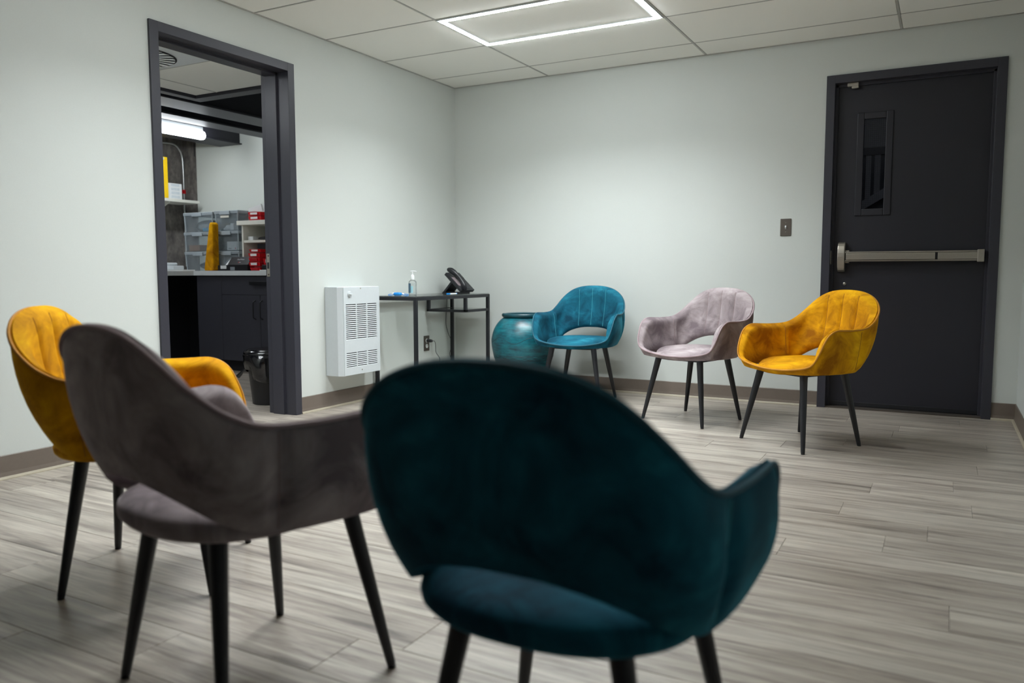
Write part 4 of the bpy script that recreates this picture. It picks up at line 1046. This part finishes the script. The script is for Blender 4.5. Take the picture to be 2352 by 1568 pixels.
solid('small_white_box', (xz(569, 545, UY+.04)[0], UY+.04, us1+.0005), (xz(581, 545, UY+.04)[0], UY+.10, xz(570, 543, UY+.04)[1]), WHITEP, 'small white box on the shelf unit middle board', 'box')
o = blob('dark_pouch', (xz(606, 548, UY+.08)[0], UY+.10, us1+.0005), (.08, .04, .018), BLACKP, 'flat black pouch on the shelf unit middle board', 'pouch', 21, 6, .15)
solid('white_slab', (rx(598), -.515, CZ+.0005), (rx(598)+.12, -.495, CZ+.008), WHITEP, 'thin white pad at the counter edge by the door jamb', 'pad')

# papers on the counter wing
pp = at(515, 621, 2, CZ+.003)
m = MB().prism([(XW-.45, -1.1), (XW-.06, -1.0), (XW-.02, -.62), (XW-.10, -.42), (XW-.42, -.42)], 2, CZ+.0005, CZ+.012)
o = m.obj('paper_stack', WHITEP, None, 0, org=(XW-.2, -.7, CZ)); tag(o, 'loose white papers lying on the counter wing', 'paper')
u0 = at(380, 616, 1, -.62); u1 = at(402, 610, 1, -.62)
wd = thing('label_printer', 'small white desktop device on the counter wing at the left jamb', 'device', (u0.x-.03, -.58, CZ+.012))
child(B((u0.x-.16, -.64, CZ+.0125), (u1.x, -.52, u1.z)), 'base_case', WHITE, wd, .006)
child(B((u0.x-.16, -.63, u1.z), (at(390, 606, 1, -.62).x, -.53, at(390, 603, 1, -.62).z)), 'roll_cover', WHITE, wd, .012, 3)

# wall shelf, files and cartons on the concrete wall
sxe = -3.14
s_r = at(458, 463, 0, sxe)
ws = thing('wall_shelf', 'white shelf board on the concrete wall of the storeroom', 'shelf', ((SX+sxe)/2, s_r.y-.5, s_r.z))
child(B((SX+.002, s_r.y-1.2, s_r.z-.022), (sxe, s_r.y, s_r.z+.006)), 'board', MELA, ws, .001, 1)
for yy in (s_r.y-.32, s_r.y-.9):
    child(MB().prism([(SX+.002, s_r.z-.023), (sxe-.05, s_r.z-.023), (sxe-.05, s_r.z-.03), (SX+.012, s_r.z-.13), (SX+.002, s_r.z-.13)], 1, yy-.008, yy+.008), 'bracket', MELA, ws)
sz_ = s_r.z+.007; fx = sxe-.02
y_a, y_b = at(384, 440, 0, fx).y, at(418, 440, 0, fx).y
solid('card_file_box', (fx-.22, y_a+.003, sz_), (fx, y_b, at(400, 421, 0, fx).z), WHITEP, 'white carton with four pale drawer labels on the wall shelf', 'box')
cfb = bpy.context.scene.objects['card_file_box']; zc = at(400, 421, 0, fx).z
for q in range(4):
    hh = (zc-sz_)/4
    child(B((fx+.0002, y_a+.003+(y_b-y_a)*.26, sz_+hh*q+.008), (fx+.0015, y_b-(y_b-y_a)*.17, sz_+hh*(q+1)-.006)), 'drawer_label', plain('pale_label', srgb(205, 212, 216), .6), cfb)
y_c = y_a-.16
solid('yellow_file', (fx-.24, y_a-.058, sz_), (fx+.02, y_a, at(378, 360, 0, fx+.02).z), YEL, 'tall bright yellow file box on the wall shelf', 'file box')
yf = bpy.context.scene.objects['yellow_file']; zt_ = at(378, 360, 0, fx+.02).z
child(B((fx+.0202, y_a-.056, zt_-.028), (fx+.021, y_a-.038, zt_-.008)), 'white_sticker', WHITEP, yf)

# conduit on the concrete wall
cxw = SX+.016
pts = [at(372-60, 319, 0, cxw), at(372, 327, 0, cxw), at(398, 331, 0, cxw), at(410, 342, 0, cxw), at(418, 360, 0, cxw), at(421, 400, 0, cxw), at(423, 450, 0, cxw), at(425, 500, 0, cxw)]
for p_ in pts[5:]: p_.y = pts[5].y
pts[-1].z = CZ+.05
m = MB().tube(spline(pts, 50), .0115, 10); lo_ = pts[-1].copy()
o = m.obj('conduit_pipe', ZINC, None, 0, org=tuple(lo_)); tag(o, 'bent metal conduit pipe on the concrete wall', 'pipe')
child(B((cxw-.014, pts[5].y-.013, at(423, 445, 0, cxw).z), (cxw+.0125, pts[5].y+.013, at(423, 436, 0, cxw).z)), 'red_coupling', RED, o)

# tube light on the boxed beam
lxp = bx1+.055
e1 = at(466, 306, 0, lxp)
tl = thing('tube_light', 'long white tube light fixed to the black beam in the storeroom', 'tube light', (lxp, e1.y-.6, e1.z))
child(B((bx1-.028, e1.y-1.24, e1.z-.005), (lxp+.02, e1.y-.015, e1.z+.055)), 'housing', WHITE, tl, .002)
child(MB().tube([(lxp, e1.y-1.24, e1.z-.022), (lxp, e1.y-.02, e1.z-.022), (lxp, e1.y, e1.z-.022)], [.040, .040, .036], 18), 'diffuser', TUBE, tl)

# waste bin with bag
wb = thing('waste_bin', 'black lidded waste bin with a plastic bag beside the doorway', 'waste bin', (-.495, -1.607, 0))
MB().lathe([(0, .004), (.118, .004), (.122, 0), (.128, .004), (.160, .325), (.166, .335), (.166, .345), (.150, .345), (.12, .02), (0, .02)], (0, 0, 0), 40).obj('bucket', plain('bucket_black', srgb(20, 20, 24), .35), wb)
MB().lathe([(.166, .338), (.180, .340), (.182, .350), (.178, .362), (.165, .370), (.158, .368), (.150, .378), (.05, .384), (0, .384)], (0, 0, 0), 40).obj('lid', GLOSSB, wb)
rnd = random.Random(4); m = MB(); n = 60; vs = []; fs = []
rows = [(.176, .352), (.180, .33), (.178, .29), (.170, .25), (.160, .225)]
for ri, (r_, z) in enumerate(rows):
    for k_ in range(n):
        a = 2*math.pi*k_/n
        wv = .009*math.sin(7*a+ri)+.007*math.sin(13*a+2*ri)+rnd.uniform(-.004, .004)
        bulge = .028*math.exp(-((a-5.1)/.35)**2)*math.sin(math.pi*ri/4)
        rr = r_+(wv*.5+.004 if ri else 0)+bulge; zz = z+(.018*math.sin(3*a+1)-(.05 if abs(a-5.1) < .45 else 0) if ri >= 3 else 0)
        vs.append((rr*math.cos(a), rr*math.sin(a), zz))
for ri in range(len(rows)-1):
    for k_ in range(n): fs.append((ri*n+k_, ri*n+(k_+1) % n, (ri+1)*n+(k_+1) % n, (ri+1)*n+k_))
m.add(vs, fs, True); m.obj('bag', GLOSSB, wb)
m = MB().tube([(-.168*.9, -.07, .25), (-.185, -.085, .215), (-.20, -.095, .195), (-.215, -.10, .18)], [.012, .009, .014, .016], 6); m.obj('bag_tie', GLOSSB, wb)
